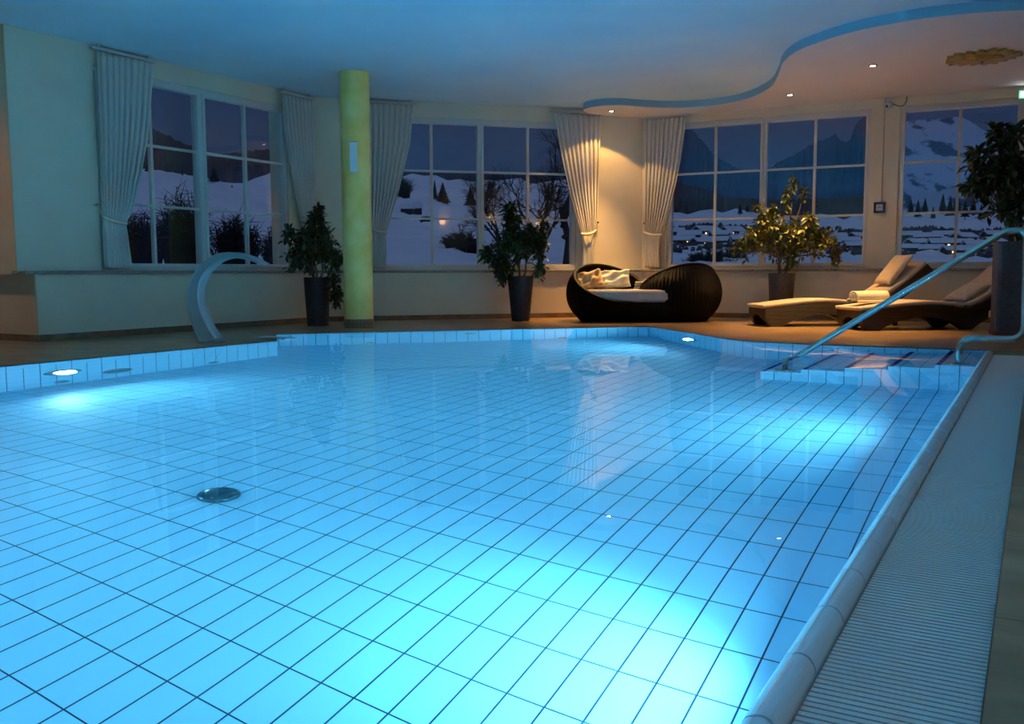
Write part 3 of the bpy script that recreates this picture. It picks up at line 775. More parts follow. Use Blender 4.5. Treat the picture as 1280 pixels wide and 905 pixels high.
b.f.append(list(range(len(b.v) - 96, len(b.v)))); b.mi.append(0); b.uv.append(None)
b.build('mattress', M_mattress, t, smooth=True)

def pillow(name, label, cat, w, h, th, M, mt, seed, crease=.012, group=None):
    rng = random.Random(seed); n = 22; rows_t, rows_b = [], []
    ph = [rng.uniform(0, 6) for _ in range(6)]
    for i in range(n + 1):
        rt, rb = [], []
        for j in range(n + 1):
            u, v = i / n * 2 - 1, j / n * 2 - 1
            e = max(0, (1 - u ** 4) * (1 - v ** 4)) ** .45
            pin = 1 - .07 * (1 - abs(u) ** 2) * abs(v) ** 3
            pin2 = 1 - .07 * (1 - abs(v) ** 2) * abs(u) ** 3
            cr_ = crease * (math.sin(5 * u + 3 * v + ph[0]) + math.sin(7 * v - 4 * u + ph[1]) + .6 * math.sin(11 * u + ph[2]))
            x, y = u * w / 2 * pin2, v * h / 2 * pin
            rt.append(M @ Vector((x, y, e * (th / 2 + cr_)))); rb.append(M @ Vector((x, y, -e * th / 2)))
        rows_t.append(rt); rows_b.append(rb)
    b = MB(); b.grid(rows_t); b.grid(rows_b, flip=True)
    o = b.build(name, mt, smooth=True, merge=True); return tag(o, label, cat, group)
def frame(pos, x, y):
    x = x.normalized(); z = x.cross(y).normalized(); y = z.cross(x)
    return Matrix(((x.x, y.x, z.x, pos.x), (x.y, y.y, z.y, pos.y), (x.z, y.z, z.z, pos.z), (0, 0, 0, 1)))
UP = Vector((0, 0, 1))
Dp = 11.86
def lat(px, d): return (px - 640) * d / F
pillow('pillow', 'tan crumpled pillow on the left side of the daybed', 'pillow', .34, .27, .11, frame(LD(lat(737, Dp), Dp - .02, .525), RH + UP * .22, UP + FH * .7 - RH * .1), M_tan, 1, .016)
pillow('pillow', 'cream pillow on the daybed right of the tan pillow', 'pillow', .44, .27, .12, frame(LD(lat(767, Dp), Dp + .06, .535), RH + UP * .08 - FH * .1, UP + FH * .75 + RH * .05), M_cream, 2, .015)
b = MB(); Mf = frame(LD(lat(805, 12.1), 12.0, .406), RH - FH * .25, FH + RH * .25)
for k in range(3): b.box((-.14 + .008 * k, -.1, .034 * k), (.14 - .012 * k, .1, .034 * k + .032), Mf)
tag(b.build('folded_towel', M_mattress, bevel=.014, smooth=True), 'pale folded towel on the daybed between the two shells', 'towel')

# ------------------------------------------------------------------ loungers
def lounger(lat0, d0, rot, label, idx):
    ax = (RH * math.cos(rot) + FH * math.sin(rot)); wx = Vector((-ax.y, ax.x, 0))
    org = LD(lat0, d0, .006)
    t = thing('sun_lounger', label, 'sun lounger', org)
    Mx = Matrix(((ax.x, wx.x, 0, 0), (ax.y, wx.y, 0, 0), (0, 0, 1, 0), (0, 0, 0, 1)))
    Wd = .60
    top = [(0, .205), (.1, .213), (.3, .238), (.55, .262), (.8, .268), (1.0, .248), (1.15, .222), (1.25, .212), (1.4, .21)]
    arch = [(0, .09), (.06, .0), (.2, .0), (.27, .045), (.38, .09), (.6, .14), (.85, .13), (1.03, .07), (1.12, .0), (1.22, .0), (1.3, .06), (1.4, .12)]
    archw = [(0, 0), (.07, 0), (.14, .08), (.22, .12), (.3, .13), (.38, .12), (.46, .08), (.53, 0), (.6, 0)]
    ns, nw = 70, 30
    T, Bm = [], []
    for i in range(ns + 1):
        s = 1.4 * i / ns; rt, rb = [], []
        for j in range(nw + 1):
            w = Wd * j / nw
            zt = interp(top, s); zb = min(max(interp(arch, s), interp(archw, w)), zt - .06)
            if zb < .02 and .0 < interp(arch, s) < .02: zb = interp(arch, s)
            inset = .03 * (1 - zb / .15) * 0
            rt.append(Mx @ Vector((s, w, zt))); rb.append(Mx @ Vector((s, w, zb)))
        T.append(rt); Bm.append(rb)
    b = MB(); b.grid(T); b.grid(Bm, flip=True)
    b.grid([T[0], Bm[0]]); b.grid([T[-1], Bm[-1]], flip=True)
    b.grid([[r[0] for r in T], [r[0] for r in Bm]]); b.grid([[r[-1] for r in T], [r[-1] for r in Bm]], flip=True)
    b.build('wicker_frame', M_wicker2, t, merge=True)
    # backrest: curved slab hinged behind the seat
    bk = smooth_path([(1.17, .235, 0), (1.34, .30, 0), (1.58, .46, 0), (1.80, .645, 0), (1.86, .70, 0)], 8)
    def slab(path, th0, th1, w0, w1):
        rows = []
        for i, p in enumerate(path):
            a_, c_ = path[max(i - 1, 0)], path[min(i + 1, len(path) - 1)]
            tx, tz = c_.x - a_.x, c_.y - a_.y; l = math.hypot(tx, tz); nx, nz = -tz / l, tx / l
            rows.append([Mx @ Vector((p.x + nx * h, w, p.y + nz * h)) for h, w in ((th0, w0), (th1 - .01, w0), (th1, w0 + .012), (th1, w1 - .012), (th1 - .01, w1), (th0, w1))])
        b = MB(); b.grid(rows, closed_u=True); n = 6
        b.f.append(list(range(n))[::-1]); b.f.append(list(range(len(b.v) - n, len(b.v)))); b.mi += [0, 0]; b.uv += [None, None]
        return b
    slab(bk, -.12, 0, 0, Wd).build('backrest', M_wicker2, t)
    for w0 in (.05, Wd - .09):
        b = MB(); b.box((1.52, w0, .002), (1.56, w0 + .04, .42), Mx); b.build('backrest_prop', M_wicker2, t)
    seat = smooth_path([(s, z, 0) for s, z in [(-.02, .205), (.1, .217), (.3, .24), (.55, .264), (.8, .27), (1.0, .25), (1.13, .23)]], 6)
    slab(seat, .002, .04, .015, Wd - .015).build('seat_cushion', M_cushion, t, smooth=True)
    slab(bk[2:], .003, .05, .015, Wd - .015).build('back_cushion', M_cushion, t, smooth=True)
    return t, Mx, org
L1, M1, O1 = lounger((957 - 640) * 10.42 / F, 10.42, .06, 'beige cushioned wicker lounger further from the pool, in front of the grey planter', 1)
L2, M2, O2 = lounger((1078 - 640) * 9.67 / F, 9.67, .10, 'beige cushioned wicker lounger with the rolled towel, nearer the pool steps', 2)
def on_lounger(Mx, org, s, w, z): return org + Mx @ Vector((s, w, z))
a1 = M1 @ Vector((1, 0, 0)); w1 = M1 @ Vector((0, 1, 0)); a2 = M2 @ Vector((1, 0, 0)); w2 = M2 @ Vector((0, 1, 0))
sl = (math.cos(.68), math.sin(.68))
pillow('pillow', 'beige square cushion propped at the top of the farther lounger', 'pillow', .40, .44, .09, frame(on_lounger(M1, O1, 1.58, .24, .64), w1 + UP * .02, a1 * .62 + UP * .78), M_cushion, 3, .006)
pillow('pillow', 'beige cushion lying at the foot of the backrest of the nearer lounger', 'pillow', .42, .34, .1, frame(on_lounger(M2, O2, 1.31, .26, .385), w2, a2 * .86 + UP * .5), M_cushion, 4, .006)
# rolled towel
Rt = thing('rolled_towel', 'rolled cream towel on the foot end of the nearer lounger', 'towel', on_lounger(M2, O2, .22, .30, .282))
ax = M2 @ Vector((1, .15, 0)); ax.normalize(); si = Vector((-ax.y, ax.x, 0))
b = MB(); sp_ = []
for k in range(70):
    a = 2 * PI * 2.6 * k / 69; r = .012 + .062 * k / 69; sp_.append((r * math.cos(a) * 1.12, r * math.sin(a) * .92 + .068))
rows = [[ax * x + si * p[0] + UP * p[1] for p in sp_] for x in [-.2 + .4 * q / 12 for q in range(13)]]
b.grid(rows); o = b.build('roll', M_cream, Rt, smooth=True, recalc=False); md = o.modifiers.new('Solidify', 'SOLIDIFY'); md.thickness = .014
b = MB(); rows = [[ax * (x * .21) + si * y + UP * z for y, z in ((-.1, .0), (-.1, .03), (-.02, .04), (.09, .035), (.1, 0))] for x in (-1, -.4, .3, 1)]
b.grid(rows, closed_u=True); b.build('fold', M_cream, Rt, smooth=True, bevel=0)

# ------------------------------------------------------------------ wall things and ceiling lamps
t = thing('wall_clock', 'small square navy clock with a white face on the pier between the right windows', 'clock', W3.P(3.132, 1.425, 0))
Mw = Matrix(((W3.d.x, W3.n.x, 0, 0), (W3.d.y, W3.n.y, 0, 0), (0, 0, 1, 0), (0, 0, 0, 1)))
b = MB()
for lo, hi in (((-.068, -.068), (.068, -.04)), ((-.068, .04), (.068, .068)), ((-.068, -.04), (-.04, .04)), ((.04, -.04), (.068, .04))): b.box((lo[0], 0, lo[1]), (hi[0], .03, hi[1]), Mw)
b.build('case', M_navy, t)
b = MB(); b.box((-.041, 0, -.041), (.041, .02, .041), Mw); b.build('dial', M_white, t)
for w_, h_ in (((-.002, .002), (0, .026)), ((-.002, .03), (-.002, .002)), ((-.03, .0), (-.002, .002))):
    b = MB(); b.box((w_[0], .021, h_[0]), (w_[1], .024, h_[1]), Mw); b.build('hand', M_black, t)
b = MB(); b.tube([W3.P(3.153, 1.49, .008), W3.P(3.153, 2.1, .008), W3.P(3.154, ZP, .008)], .006, 8); tag(b.build('cable_conduit', M_mattress, smooth=True), 'thin cable conduit running from the ceiling down to the small clock', 'cable')
t = thing('security_camera', 'small security camera with a looped cable above the pier', 'camera', W3.P(3.2, 2.69, 0))
b = MB(); b.box((-.03, 0, .01), (.03, .02, .07), Mw); b.build('bracket', M_white, t)
b = MB(); b.tube([Mw @ Vector((0, .02, .04)), Mw @ Vector((0, .05, .03)), Mw @ Vector((0, .06, .0))], .011, 10); b.build('arm', M_white, t)
axc = (Mw @ Vector((-.25, 1, -.35))).normalized(); c0_ = Mw @ Vector((0, .045, -.01))
b = MB(); b.tube([c0_ - axc * .05, c0_ - axc * .03, c0_ + axc * .07, c0_ + axc * .075], [.036, .046, .05, .047], 20); b.build('body', mat('camera_grey', (.6, .62, .62), .4), t, smooth=False)
b = MB(); b.tube([c0_ + axc * .074, c0_ + axc * .082], [.018, .012], 16); b.build('lens', M_black, t)
b = MB(); b.tube([Mw @ q for q in smooth_path([Vector((.03, .03, .02)), Vector((.09, .03, -.02)), Vector((.16, .03, -.03)), Vector((.2, .03, .02)), Vector((.205, .03, .08))], 6)], .005, 6); b.build('cable', M_black, t, smooth=True)

t = thing('exit_sign', 'lit green and white exit sign at the right edge under the ceiling', 'sign', W3.P(4.615, 2.62, .1))
b = MB(); b.box((0, 0, 0), (.30, .03, .1), Mw); b.build('box', M_white, t)
M_green = mat('sign_green', (.02, .5, .18), .4, emit=(.1, .9, .35), estr=1.6); M_swhite = mat('sign_white', (.9, .95, .9), .4, emit=(.85, 1, .88), estr=2.6)
b = MB(); b.box((.005, .0305, .006), (.295, .033, .094), Mw); b.build('panel', M_green, t)
b = MB(); b.box((.02, .0335, .018), (.075, .035, .082), Mw); b.build('door_symbol', M_swhite, t)
def flat(pts): return [Mw @ Vector((x, .0345, z)) for x, z in pts]
b = MB(); b.face(flat([(.112, .022), (.122, .018), (.136, .040), (.150, .034), (.164, .018), (.170, .024), (.156, .042), (.148, .046), (.150, .058), (.166, .050), (.168, .056), (.150, .070), (.136, .068), (.118, .060), (.108, .048), (.114, .046), (.124, .056), (.132, .056), (.128, .044)]))
b.build('running_figure', M_swhite, t, recalc=False)
b = MB(); b.face(flat([(.146 + .009 * math.cos(2 * PI * k / 16), .080 + .009 * math.sin(2 * PI * k / 16)) for k in range(16)])); b.build('figure_head', M_swhite, t, recalc=False)
b = MB(); b.face(flat([(.19, .046), (.245, .046), (.232, .034), (.24, .030), (.262, .05), (.24, .070), (.232, .066), (.245, .054), (.19, .054)])); b.build('arrow', M_swhite, t, recalc=False)
b = MB(); b.box((.13, .008, .1), (.16, .022, ZP - 2.62), Mw); b.build('mount', M_white, t)
light('exit_sign_light', 'AREA', t, Mw @ Vector((.15, .05, .05)), .5, (.8, .8, 1), W3.n, shape='RECTANGLE', size=.28, size_y=.09)

# gilded sun on the ceiling panel
t = thing('sun_ornament', 'gold sun shaped ornament on the ceiling at the right', 'ornament', (-.60, 10.6, ZP))
b = MB(); NP = 32; up_, lo_ = [], []
for k in range(NP * 4):
    a = 2 * PI * k / (NP * 4); r = .262 + .085 * (abs(math.sin(a * 9)) ** 1.5) + .02 * math.sin(a * 5 + 1)
    up_.append((r * math.cos(a), r * math.sin(a)))
b.prism(up_, -.03, -.002); b.build('rays', M_gold, t)
b = MB(); b.lathe([(.2, -.03), (.19, -.045), (.12, -.055), (.001, -.058)], n=40); b.build('disc', M_gold, t, smooth=True)
b = MB(); b.lathe([(.014, -.05), (.014, -.075), (.001, -.08)], n=12); b.build('knob', M_darksteel, t)

M_bulb = mat('warm_bulb', (1, .9, .7), .3, emit=(1, .82, .62), estr=60)
M_ring = mat('copper_ring', (.5, .16, .1), .3, .9)
def downlight(pos, energy, label, size=2.0, blend=.12, color=(1, .52, .16), direction=(0, 0, -1), core=0):
    t = thing('ceiling_spotlight', label, 'spotlight', pos)
    b = MB(); b.lathe([(.048, 0), (.048, -.008), (.036, -.012), (.034, 0)], n=32, cap=False); b.build('ring', M_ring, t, smooth=True)
    b = MB(); b.lathe([(.034, -.001), (.024, -.008), (.001, -.010)], n=24); b.build('bulb', M_bulb, t, smooth=True)
    light('spotlight_spill', 'SPOT', t, (0, 0, -.03), energy, color, direction, spot_size=size, spot_blend=blend, shadow_soft_size=.02)
    if core: light('spotlight_beam', 'SPOT', t, (0, 0, -.03), core, color, direction, spot_size=1.12, spot_blend=.9, shadow_soft_size=.03)
    return t
downlight((-5.069, 11.622, ZP), 44, 'small lit spotlight at the tip of the wavy ceiling panel above the lit corner', size=2.0, core=600, direction=(.06, -.12, -1))
downlight((-2.74, 11.674, ZP), 22, 'small lit spotlight in the ceiling above the farther lounger', size=2.1, blend=.4, core=540, direction=(.12, -.2, -1))
downlight((-1.616, 10.485, ZP), 22, 'small lit spotlight in the ceiling nearest the gold sun', size=2.1, blend=.4, core=600, direction=(-.12, -.18, -1))
downlight((-4.2, 4.5, ZC), 25, 'added unseen fill spotlight aimed at the yellow column', size=.66, blend=1., color=(1, .85, .45), direction=(-2.52, 3.85, -1.5))  # extra lamp out of view, added to warm the column
downlight((.6, 1.2, ZC), 15, 'added unseen fill light above the near end of the overflow grating', size=2.7, blend=.6, color=(.74, .9, 1))  # unseen fill, added to lift the grating and coping
downlight((-1.2, -2.2, ZC), 14, 'added unseen fill light above the rear pool end', size=2.7, blend=.6, color=(.74, .9, 1))  # second added fill, out of view behind the camera
downlight((-9.6, 4.1, ZC), 50, 'spotlight beyond the left edge lighting the ochre wall', size=2.6, blend=.6)
M_shade = mat('amber_shade', (.9, .7, .4), .5, emit=(1, .5, .15), estr=14)
for k, (y, z) in enumerate(((5.25, 1.84), (4.25, 2.04), (3.61, 2.04), (2.03, 2.04))):
    t = thing('wall_sconce', 'amber wall lamp on the wall right of the camera, %s' % ('first from the back wall', 'second from the back wall', 'third from the back wall', 'last before the rear wall')[k], 'wall lamp', (5.6, y, z))
    b = MB(); b.lathe([(.05, 0), (.085, .06), (.09, .16), (.085, .16), (.05, .01)], (-.11, 0, 0), 24, cap=False); b.build('shade', M_shade, t, smooth=True)
    b = MB(); b.box((-.05, -.04, .02), (0, .04, .14)); b.build('back_plate', M_darksteel, t)

# ------------------------------------------------------------------ outside: snow, hills, trees, village
def hz(px): return 342.07 - .00375 * px
def ray_at(px, y, D):
    r = fw + Rv * ((px - 640) / F) - Uv * ((y - 452.5) / F)
    dep = r.dot(FH); return Vector((0, 0, H)) + r * (D / dep)
DS = [14.5, 20, 28, 45, 70, 110, 170, 260]
TER = [(-250, [352, 335, 300, 255, 225, 220, 222, 225]), (60, [350, 333, 292, 242, 212, 215, 220, 225]), (140, [350, 333, 292, 242, 212, 215, 220, 225]), (200, [350, 333, 292, 243, 216, 218, 221, 226]), (262, [350, 333, 296, 250, 226, 228, 230, 233]),
       (300, [350, 334, 302, 262, 241, 236, 233, 234]), (345, [350, 334, 306, 275, 250, 233, 219, 216]), (420, [350, 325, 306, 286, 265, 241, 223, 216]), (505, [350, 320, 300, 301, 286, 262, 236, 219]), (570, [350, 326, 309, 306, 290, 267, 240, 223]),
       (600, [350, 331, 318, 312, 296, 270, 242, 226]), (714, [352, 339, 331, 319, 301, 273, 246, 228]), (770, [352, 343, 336, 328, 316, 300, 284, 264]), (838, [352, 343, 336, 328, 313, 298, 280, 267]), (905, [352, 343, 336, 328, 313, 298, 280, 263]),
       (960, [352, 343, 336, 329, 314, 300, 284, 271]), (1080, [352, 343, 337, 331, 316, 301, 285, 271]), (1130, [352, 343, 337, 332, 318, 302, 285, 267]), (1280, [352, 343, 337, 333, 320, 303, 287, 268]), (1700, [352, 343, 337, 333, 320, 303, 287, 268])]
def ter_y(px, D):
    for (a, ta), (c, tc) in zip(TER, TER[1:]):
        if px <= c or c == 1700:
            k = max(0, min(1, (px - a) / (c - a))); k = k * k * (3 - 2 * k)
            f = lambda tt: interp(list(zip([math.log(d) for d in DS], tt)), math.log(D))
            return f(ta) * (1 - k) + f(tc) * k
def ter_p(px, D): return ray_at(px, ter_y(px, D), D)
M_snow = noise_color(mat('snow', (.82, .84, .88), .9), (.74, .77, .83), (.86, .88, .92), .12, detail=5)
rng = random.Random(11)
b = MB(); rows = []
for i in range(60):
    D = 14.5 * (262 / 14.5) ** (i / 59)
    rows.append([ter_p(px, D) + Vector((0, 0, rng.uniform(-.004, .004) * D)) for px in range(-250, 1701, 15)])
b.grid(rows); struct(b.build('ground_snow', M_snow, smooth=True), 'snow covered slopes outside the windows', 'snow')

def hill(name, ridge, D0, D1, base, m, label, jag=0., step=3, seed=1):
    r_ = random.Random(seed); rows = [[], [], [], [], []]
    px = ridge[0][0]
    while px <= ridge[-1][0]:
        y = interp(ridge, px) + (r_.uniform(-jag, jag * .3) if jag else 0)
        for q in range(5):
            f = q / 4; yy = base + (y - base) * (f ** .8); 
            rows[q].append(ray_at(px, yy + (r_.uniform(-1, 1) * jag * .5 if 0 < q < 4 else 0), D0 + (D1 - D0) * f))
        px += step
    b = MB(); b.grid(rows)
    b.grid([rows[4], [p * 1.15 - Vector((0, 0, p.z * 1.15 + 5)) for p in rows[4]]])
    return struct(b.build(name, m, smooth=False), label, 'hill')
M_forest = noise_color(mat('winter_forest', (.06, .055, .07), 1), (.035, .035, .05), (.09, .08, .095), .05, detail=8, lo=.3, hi=.7)
M_forest_haze = noise_color(mat('hazed_spruce_forest', (.06, .13, .22), 1), (.04, .10, .18), (.09, .17, .27), .02, detail=8, lo=.3, hi=.7)  # distance haze is put into the base colour as slate blue
M_wood = noise_color(mat('bare_wood', (.06, .05, .055), 1), (.04, .035, .045), (.1, .08, .08), .05, detail=8)
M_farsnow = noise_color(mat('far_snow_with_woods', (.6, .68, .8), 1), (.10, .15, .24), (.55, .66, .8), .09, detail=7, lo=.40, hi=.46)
hill('hill_forest', [(-200, 140), (60, 150), (140, 156), (183, 160), (225, 177), (262, 196), (300, 192), (340, 186), (400, 196), (470, 212), (505, 214), (570, 216), (640, 219), (740, 214), (790, 190)], 330, 370, 245, M_forest, 'dark wooded hill behind the snow slope', jag=3, seed=2)
hill('hill_spruce', [(700, 190), (780, 150), (838, 154), (862, 160), (895, 197), (925, 213), (960, 211), (1000, 190), (1030, 174), (1045, 169), (1052, 178), (1062, 178), (1068, 160), (1082, 143), (1105, 128), (1125, 150), (1150, 190)], 600, 660, 275, M_forest_haze, 'spruce mountains with blue haze in their colour', jag=3, seed=3)
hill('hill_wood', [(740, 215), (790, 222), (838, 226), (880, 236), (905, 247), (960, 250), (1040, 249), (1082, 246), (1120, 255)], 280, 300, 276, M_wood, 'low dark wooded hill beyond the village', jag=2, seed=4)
hill('hill_ski_slope', [(1085, 175), (1110, 158), (1133, 152), (1165, 149), (1200, 146), (1215, 153), (1230, 163), (1250, 172), (1300, 170), (1400, 180)], 420, 470, 276, M_farsnow, 'snowy mountain slope with patches of woods', jag=.6, seed=5)

# trees
M_conifer = noise_color(mat('conifer', (.02, .03, .025), 1), (.012, .02, .02), (.03, .045, .04), .8)
def conifer(px, D, hpx, label, group=None, wr=.3):
    p = ter_p(px, D); h = hpx * D / F; r_ = random.Random(int(px * 7))
    t = thing('conifer', label, 'tree', p, group=group)
    b = MB(); b.tube([(0, 0, -.3), (0, 0, h * .9)], [h * .025, h * .006], 6); b.build('trunk', M_bark, t)
    b = MB()
    for k in range(7):
        z0 = h * (.12 + .78 * k / 7); rr = h * wr * (1 - k / 7.6)
        rows = [[(rr * (1 + .25 * math.sin(5 * a + k)) * math.cos(a) * f, rr * (1 + .25 * math.sin(5 * a + k)) * math.sin(a) * f, z0 + h * .22 * (1 - f) - r_.uniform(0, .02) * h) for a in [2 * PI * q / 14 for q in range(14)]] for f in (1, .5, .03)]
        b.grid(rows, closed_u=True)
    b.build('branches', M_conifer, t, recalc=False)
conifer(543.5, 138, 27, 'slim conifer on the snow slope in the diagonal window', wr=.16)
conifer(553.5, 130, 28, 'broad conifer on the snow slope right of the slim one', wr=.34)
conifer(588, 128, 27, 'conifer on the snow slope at the window mullion', wr=.3)
conifer(612, 150, 24, 'conifer on the snow slope behind the bare branches', wr=.28)
for px, D, hp in ((1138, 258, 20), (1147, 225, 24), (1156, 250, 22), (1166, 215, 18), (1178, 255, 26), (1187, 230, 28), (1196, 258, 30), (1206, 225, 26), (1216, 250, 24), (1226, 215, 22), (1238, 245, 24), (845, 240, 14), (858, 255, 12), (925, 235, 16), (934, 250, 14)):
    conifer(px, min(D, 262), hp, 'dark spruce at the foot of the snowy mountain in the rightmost window' if px > 1000 else 'small dark spruce on the snowfield above the village, behind the plant with yellowish leaves', group='spruces under the snowy mountain' if px > 1000 else 'spruces above the village', wr=.22)
for px, D, hp in ((185, 70, 12), (228, 69, 7), (268, 68, 20), (290, 100, 5)):
    conifer(px, D, hp, {185: 'shaggy conifer left on the snow bank in the left window', 228: 'tiny conifer on the snow bank crest in the left window', 268: 'dark conifer on the snow beside the left window mullion', 290: 'tiny shrub-like conifer low on the snow in the left window'}[px], wr=.34)

M_twig = mat('dark_twigs', (.02, .017, .018), 1)
def bare_tree(px, D, hpx, label, seed, lean=0., depth=6, dens=3, sub=0, y=None):
    p = ter_p(px, D) if y is None else ray_at(px, y, D); h = hpx * D / F; r_ = random.Random(seed)
    t = thing('bare_tree', label, 'tree', p)
    bt, bb = MB(), MB()
    def grow(q, d, l, r, lev):
        e = q + d * l; m = (q + e) / 2 + Vector((r_.uniform(-1, 1), r_.uniform(-1, 1), r_.uniform(-1, 1))) * l * .07
        (bt if lev == 0 else bb).tube([q, m, e], [r, r * .85, r * .7], 5 if lev < 2 else 3, cap=False)
        if lev >= depth: return
        for k in range(dens if lev else dens + 1):
            a = r_.uniform(0, 2 * PI); sp_ = r_.uniform(.35, .95)
            o_ = d.orthogonal().normalized(); o_ = Matrix.Rotation(a, 3, d) @ o_
            nd = (d * math.cos(sp_) + o_ * math.sin(sp_) + Vector((0, 0, .12))).normalized()
            f = r_.uniform(.55, 1)
            grow(q + (e - q) * f, nd, l * r_.uniform(.58, .8), r * .55, lev + 1)
    grow(Vector((0, 0, -.3)), (Vector((0, 0, 1)) + RH * lean).normalized(), h * .3, h * .018, 0)
    bt.build('trunk', M_twig, t, recalc=False); bb.build('branches', M_twig, t, recalc=False)
bare_tree(626, 30, 150, 'bare branching tree in the middle of the diagonal window', 21, -.1, depth=5, dens=4)
bare_tree(672, 24, 190, 'bare tree seen behind the plant in the diagonal window', 22, .1, depth=5, dens=4)
bare_tree(706, 22.5, 300, 'tall dark bare tree at the right edge of the diagonal window', 23, -.05, depth=5)
bare_tree(590, 34, 70, 'low bare bush on the snow bank in the diagonal window', 24, -.2, depth=4)
bare_tree(752, 33, 300, 'tall bare tree behind the warmly lit curtain', 25, -.15, depth=5)

def bush(px, D, wpx, hpx, label, seed, m=M_twig, y=None):
    p = ter_p(px, D) if y is None else ray_at(px, y, D); r_ = random.Random(seed); w = wpx * D / F; h = hpx * D / F
    b = MB()
    for k in range(160):
        a = r_.uniform(0, 2 * PI); f = math.sqrt(r_.random()); q = RH * (w * .3 * f * math.cos(a)) + FH * (w * .3 * f * math.sin(a))
        e = RH * (w * .55 * f * math.cos(a) + r_.uniform(-.1, .1) * w) + FH * (w * .5 * f * math.sin(a)) + Vector((0, 0, h * (1.05 - .55 * f * f) * r_.uniform(.7, 1.05)))
        b.tube([q + Vector((0, 0, -.2)), (q + e) / 2 + Vector((0, 0, h * .1)), e], [w * .02, w * .012, w * .003], 3, cap=False)
        for s in range(6):
            ee = e * r_.uniform(.6, 1) ; d = Vector((r_.gauss(0, 1), r_.gauss(0, 1), abs(r_.gauss(0, .8)))) * h * .13
            b.tube([ee, ee + d], [w * .009, w * .002], 3, cap=False)
    o = b.build('bush', m, recalc=False); o.location = p; return tag(o, label, 'bush')
bush(178, 16.5, 62, 75, 'dark shrub with snow behind the left curtain, low in the left window', 31, y=338)
bush(232, 19.5, 66, 95, 'dark shrub low in the left window left of its mullion', 32, y=338)
bush(296, 17, 66, 66, 'rounded dark shrub low in the left window above the steel spout', 33, y=338)
bush(350, 20, 46, 55, 'dark shrub behind the plant at the right of the left window', 34, y=338)
bush(504, 138, 26, 26, 'round dark bush high on the snow slope beside the curtain', 35)
bush(532, 84, 16, 8, 'low scrub beside the two barns', 36)
bush(578, 27, 52, 22, 'tangled scrub on the snow bank below the tree branches', 37)
bush(885, 46, 55, 26, 'dark thicket at the bottom of the window above the wicker daybed', 38, y=338)
bush(915, 50, 40, 30, 'dark thicket behind the plant with yellowish leaves', 39, y=338)

M_hwall = mat('dark_timber', (.035, .03, .035), .9); M_roof = M_snow
M_lamp = mat('warm_house_window', (1, .7, .4), .5, emit=(1, .5, .2), estr=3.5)
HOUSES = []
def house(px, D, wpx, hpx, label, group, seed, lit=0, cat='house', rot=None):
    HOUSES.append((px, D, wpx)); p = ter_p(px, D); r_ = random.Random(seed); w = wpx * D / F; h = hpx * D / F; d = w * .7
    t = thing('barn' if cat == 'barn' else 'chalet', label, cat, p - Vector((0, 0, h * .1)), rz=ang_R + (rot if rot is not None else r_.uniform(-.5, .5)), group=group)
    b = MB(); b.box((-w / 2, -d / 2, 0), (w / 2, d / 2, h * .6))
    b.face([(-w / 2, -d / 2, h * .6), (-w / 2, d / 2, h * .6), (-w / 2, 0, h)]); b.face([(w / 2, d / 2, h * .6), (w / 2, -d / 2, h * .6), (w / 2, 0, h)]); b.build('wall', M_hwall, t)
    b = MB(); e = w * .08
    for s in (-1, 1):
        b.grid([[(-w / 2 - e, s * (d / 2 + e), h * .53), (w / 2 + e, s * (d / 2 + e), h * .53)], [(-w / 2 - e, 0, h * 1.02), (w / 2 + e, 0, h * 1.02)], [(-w / 2 - e, 0, h * 1.1), (w / 2 + e, 0, h * 1.1)], [(-w / 2 - e, s * (d / 2 + e), h * .61), (w / 2 + e, s * (d / 2 + e), h * .61)]], closed_v=True)
    b.build('snowy_roof', M_roof, t)
    for k in range(lit):
        x = r_.uniform(-.3, .3) * w; z = h * .33; s_ = .42 * D / F + .06
        b = MB(); b.box((x - s_, -d / 2 - .05, z - s_ * .8), (x + s_, -d / 2 + .02, z + s_ * .8)); b.build('lit_window', M_lamp, t)
house(509, 100, 15, 13, 'left one of the two small dark barns on the snow slope', None, 41, cat='barn', rot=0)
house(522, 102, 10, 14, 'right one of the two small dark barns on the snow slope', None, 42, cat='barn', rot=0)
r_ = random.Random(5)
for k, (px, D, w, h, lit) in enumerate(((845, 120, 18, 10, 0), (862, 105, 26, 12, 1), (882, 118, 28, 13, 1), (900, 108, 24, 11, 0), (915, 120, 24, 12, 1), (855, 88, 24, 11, 1), (876, 84, 22, 10, 1), (897, 86, 26, 11, 0), (925, 92, 22, 11, 1), (936, 110, 20, 10, 1),
      (1045, 110, 22, 10, 0), (1060, 95, 24, 10, 1), (1072, 115, 20, 9, 1), (1035, 88, 24, 11, 1), (1068, 80, 22, 10, 0))):
    house(px, D, w, h, 'small dark chalet with a snowy roof in the village behind the plant with yellowish leaves', 'village chalets in the third window', 50 + k, lit)
for k, (px, D, w, h, lit) in enumerate(((1138, 120, 22, 10, 0), (1160, 112, 30, 11, 1), (1182, 122, 28, 10, 0), (1204, 113, 26, 11, 1), (1242, 126, 24, 10, 0), (1146, 93, 24, 10, 0), (1176, 90, 26, 12, 1), (1200, 94, 26, 10, 0), (1222, 88, 30, 11, 1), (1136, 77, 22, 10, 0), (1164, 74, 25, 11, 1), (1191, 72, 24, 11, 1), (1215, 76, 28, 10, 1), (1240, 100, 26, 10, 1))):
    house(px, D, w, h, 'small snow-roofed village chalet seen through the rightmost window', 'village chalets in the rightmost window', 90 + k, lit)

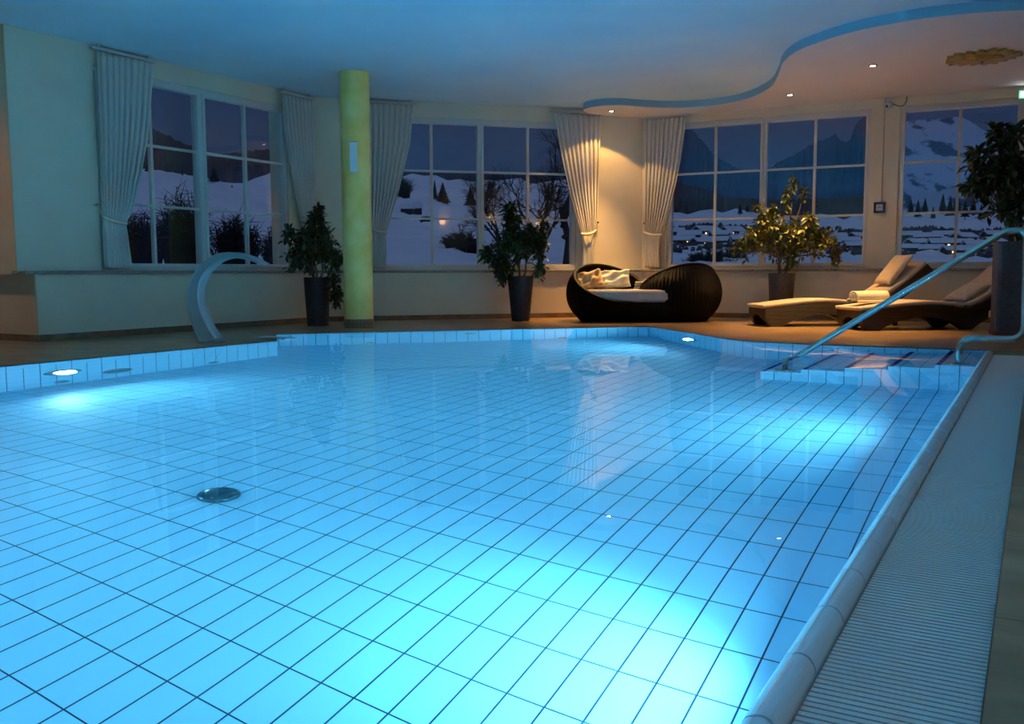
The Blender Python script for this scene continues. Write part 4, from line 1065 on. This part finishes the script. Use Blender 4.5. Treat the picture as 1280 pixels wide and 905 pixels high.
b = MB(); rq = random.Random(77)
for k in range(1100):
    px = rq.uniform(838, 1085) if k % 2 else rq.uniform(1118, 1285); D = 66 * (150 / 66) ** rq.random(); p = ter_p(px, D); h = rq.uniform(3, 8) * D / F
    if any(abs(px - a) < c * .58 + 5 and e - 8 < D < e + 11 for a, e, c in HOUSES): continue
    for q in range(5):
        a = rq.uniform(0, 6.3); c = p + RH * math.cos(a) * h * rq.uniform(0, 2.2) + FH * math.sin(a) * h * rq.uniform(0, 1)
        b.lathe([(h * .42, -.1), (h * .5, h * .25), (h * .32, h * .7), (.01, h * rq.uniform(.9, 1.2))], c, 7)
o = b.build('thicket', noise_color(mat('thicket_wood', (.09, .075, .08), 1), (.05, .045, .055), (.14, .11, .11), .3), recalc=False); tag(o, 'dark winter thickets growing between the village chalets', 'thicket', kind='stuff')

# ------------------------------------------------------------------ world and outside light
w = bpy.data.worlds.new('dusk'); sc.world = w; w.use_nodes = True
nt = w.node_tree; bg = nt.nodes['Background']
tc = nt.nodes.new('ShaderNodeTexCoord'); sx = nt.nodes.new('ShaderNodeSeparateXYZ'); nt.links.new(tc.outputs['Generated'], sx.inputs[0])
rp = nt.nodes.new('ShaderNodeValToRGB'); nt.links.new(sx.outputs[2], rp.inputs[0])
els = rp.color_ramp.elements
els[0].position = 0; els[0].color = (.036, .066, .14, 1); els[1].position = 1; els[1].color = (.165, .26, .47, 1)
for p, c in ((.10, (.025, .048, .115)), (.22, (.02, .036, .1)), (.45, (.08, .11, .25))):
    e = els.new(p); e.color = (*c, 1)
nt.links.new(rp.outputs[0], bg.inputs[0]); bg.inputs[1].default_value = .72

# ------------------------------------------------------------------ render look
sc.view_settings.view_transform = 'Standard'; sc.view_settings.look = 'None'; sc.view_settings.gamma = 1; sc.view_settings.use_curve_mapping = False
sc.view_settings.exposure = 0.
cy_ = sc.cycles
cy_.use_denoising = True
cy_.max_bounces = 12; cy_.diffuse_bounces = 5; cy_.glossy_bounces = 5; cy_.transmission_bounces = 8; cy_.transparent_max_bounces = 12
cy_.caustics_refractive = True; cy_.caustics_reflective = True
cy_.blur_glossy = .5
cy_.sample_clamp_indirect = 60
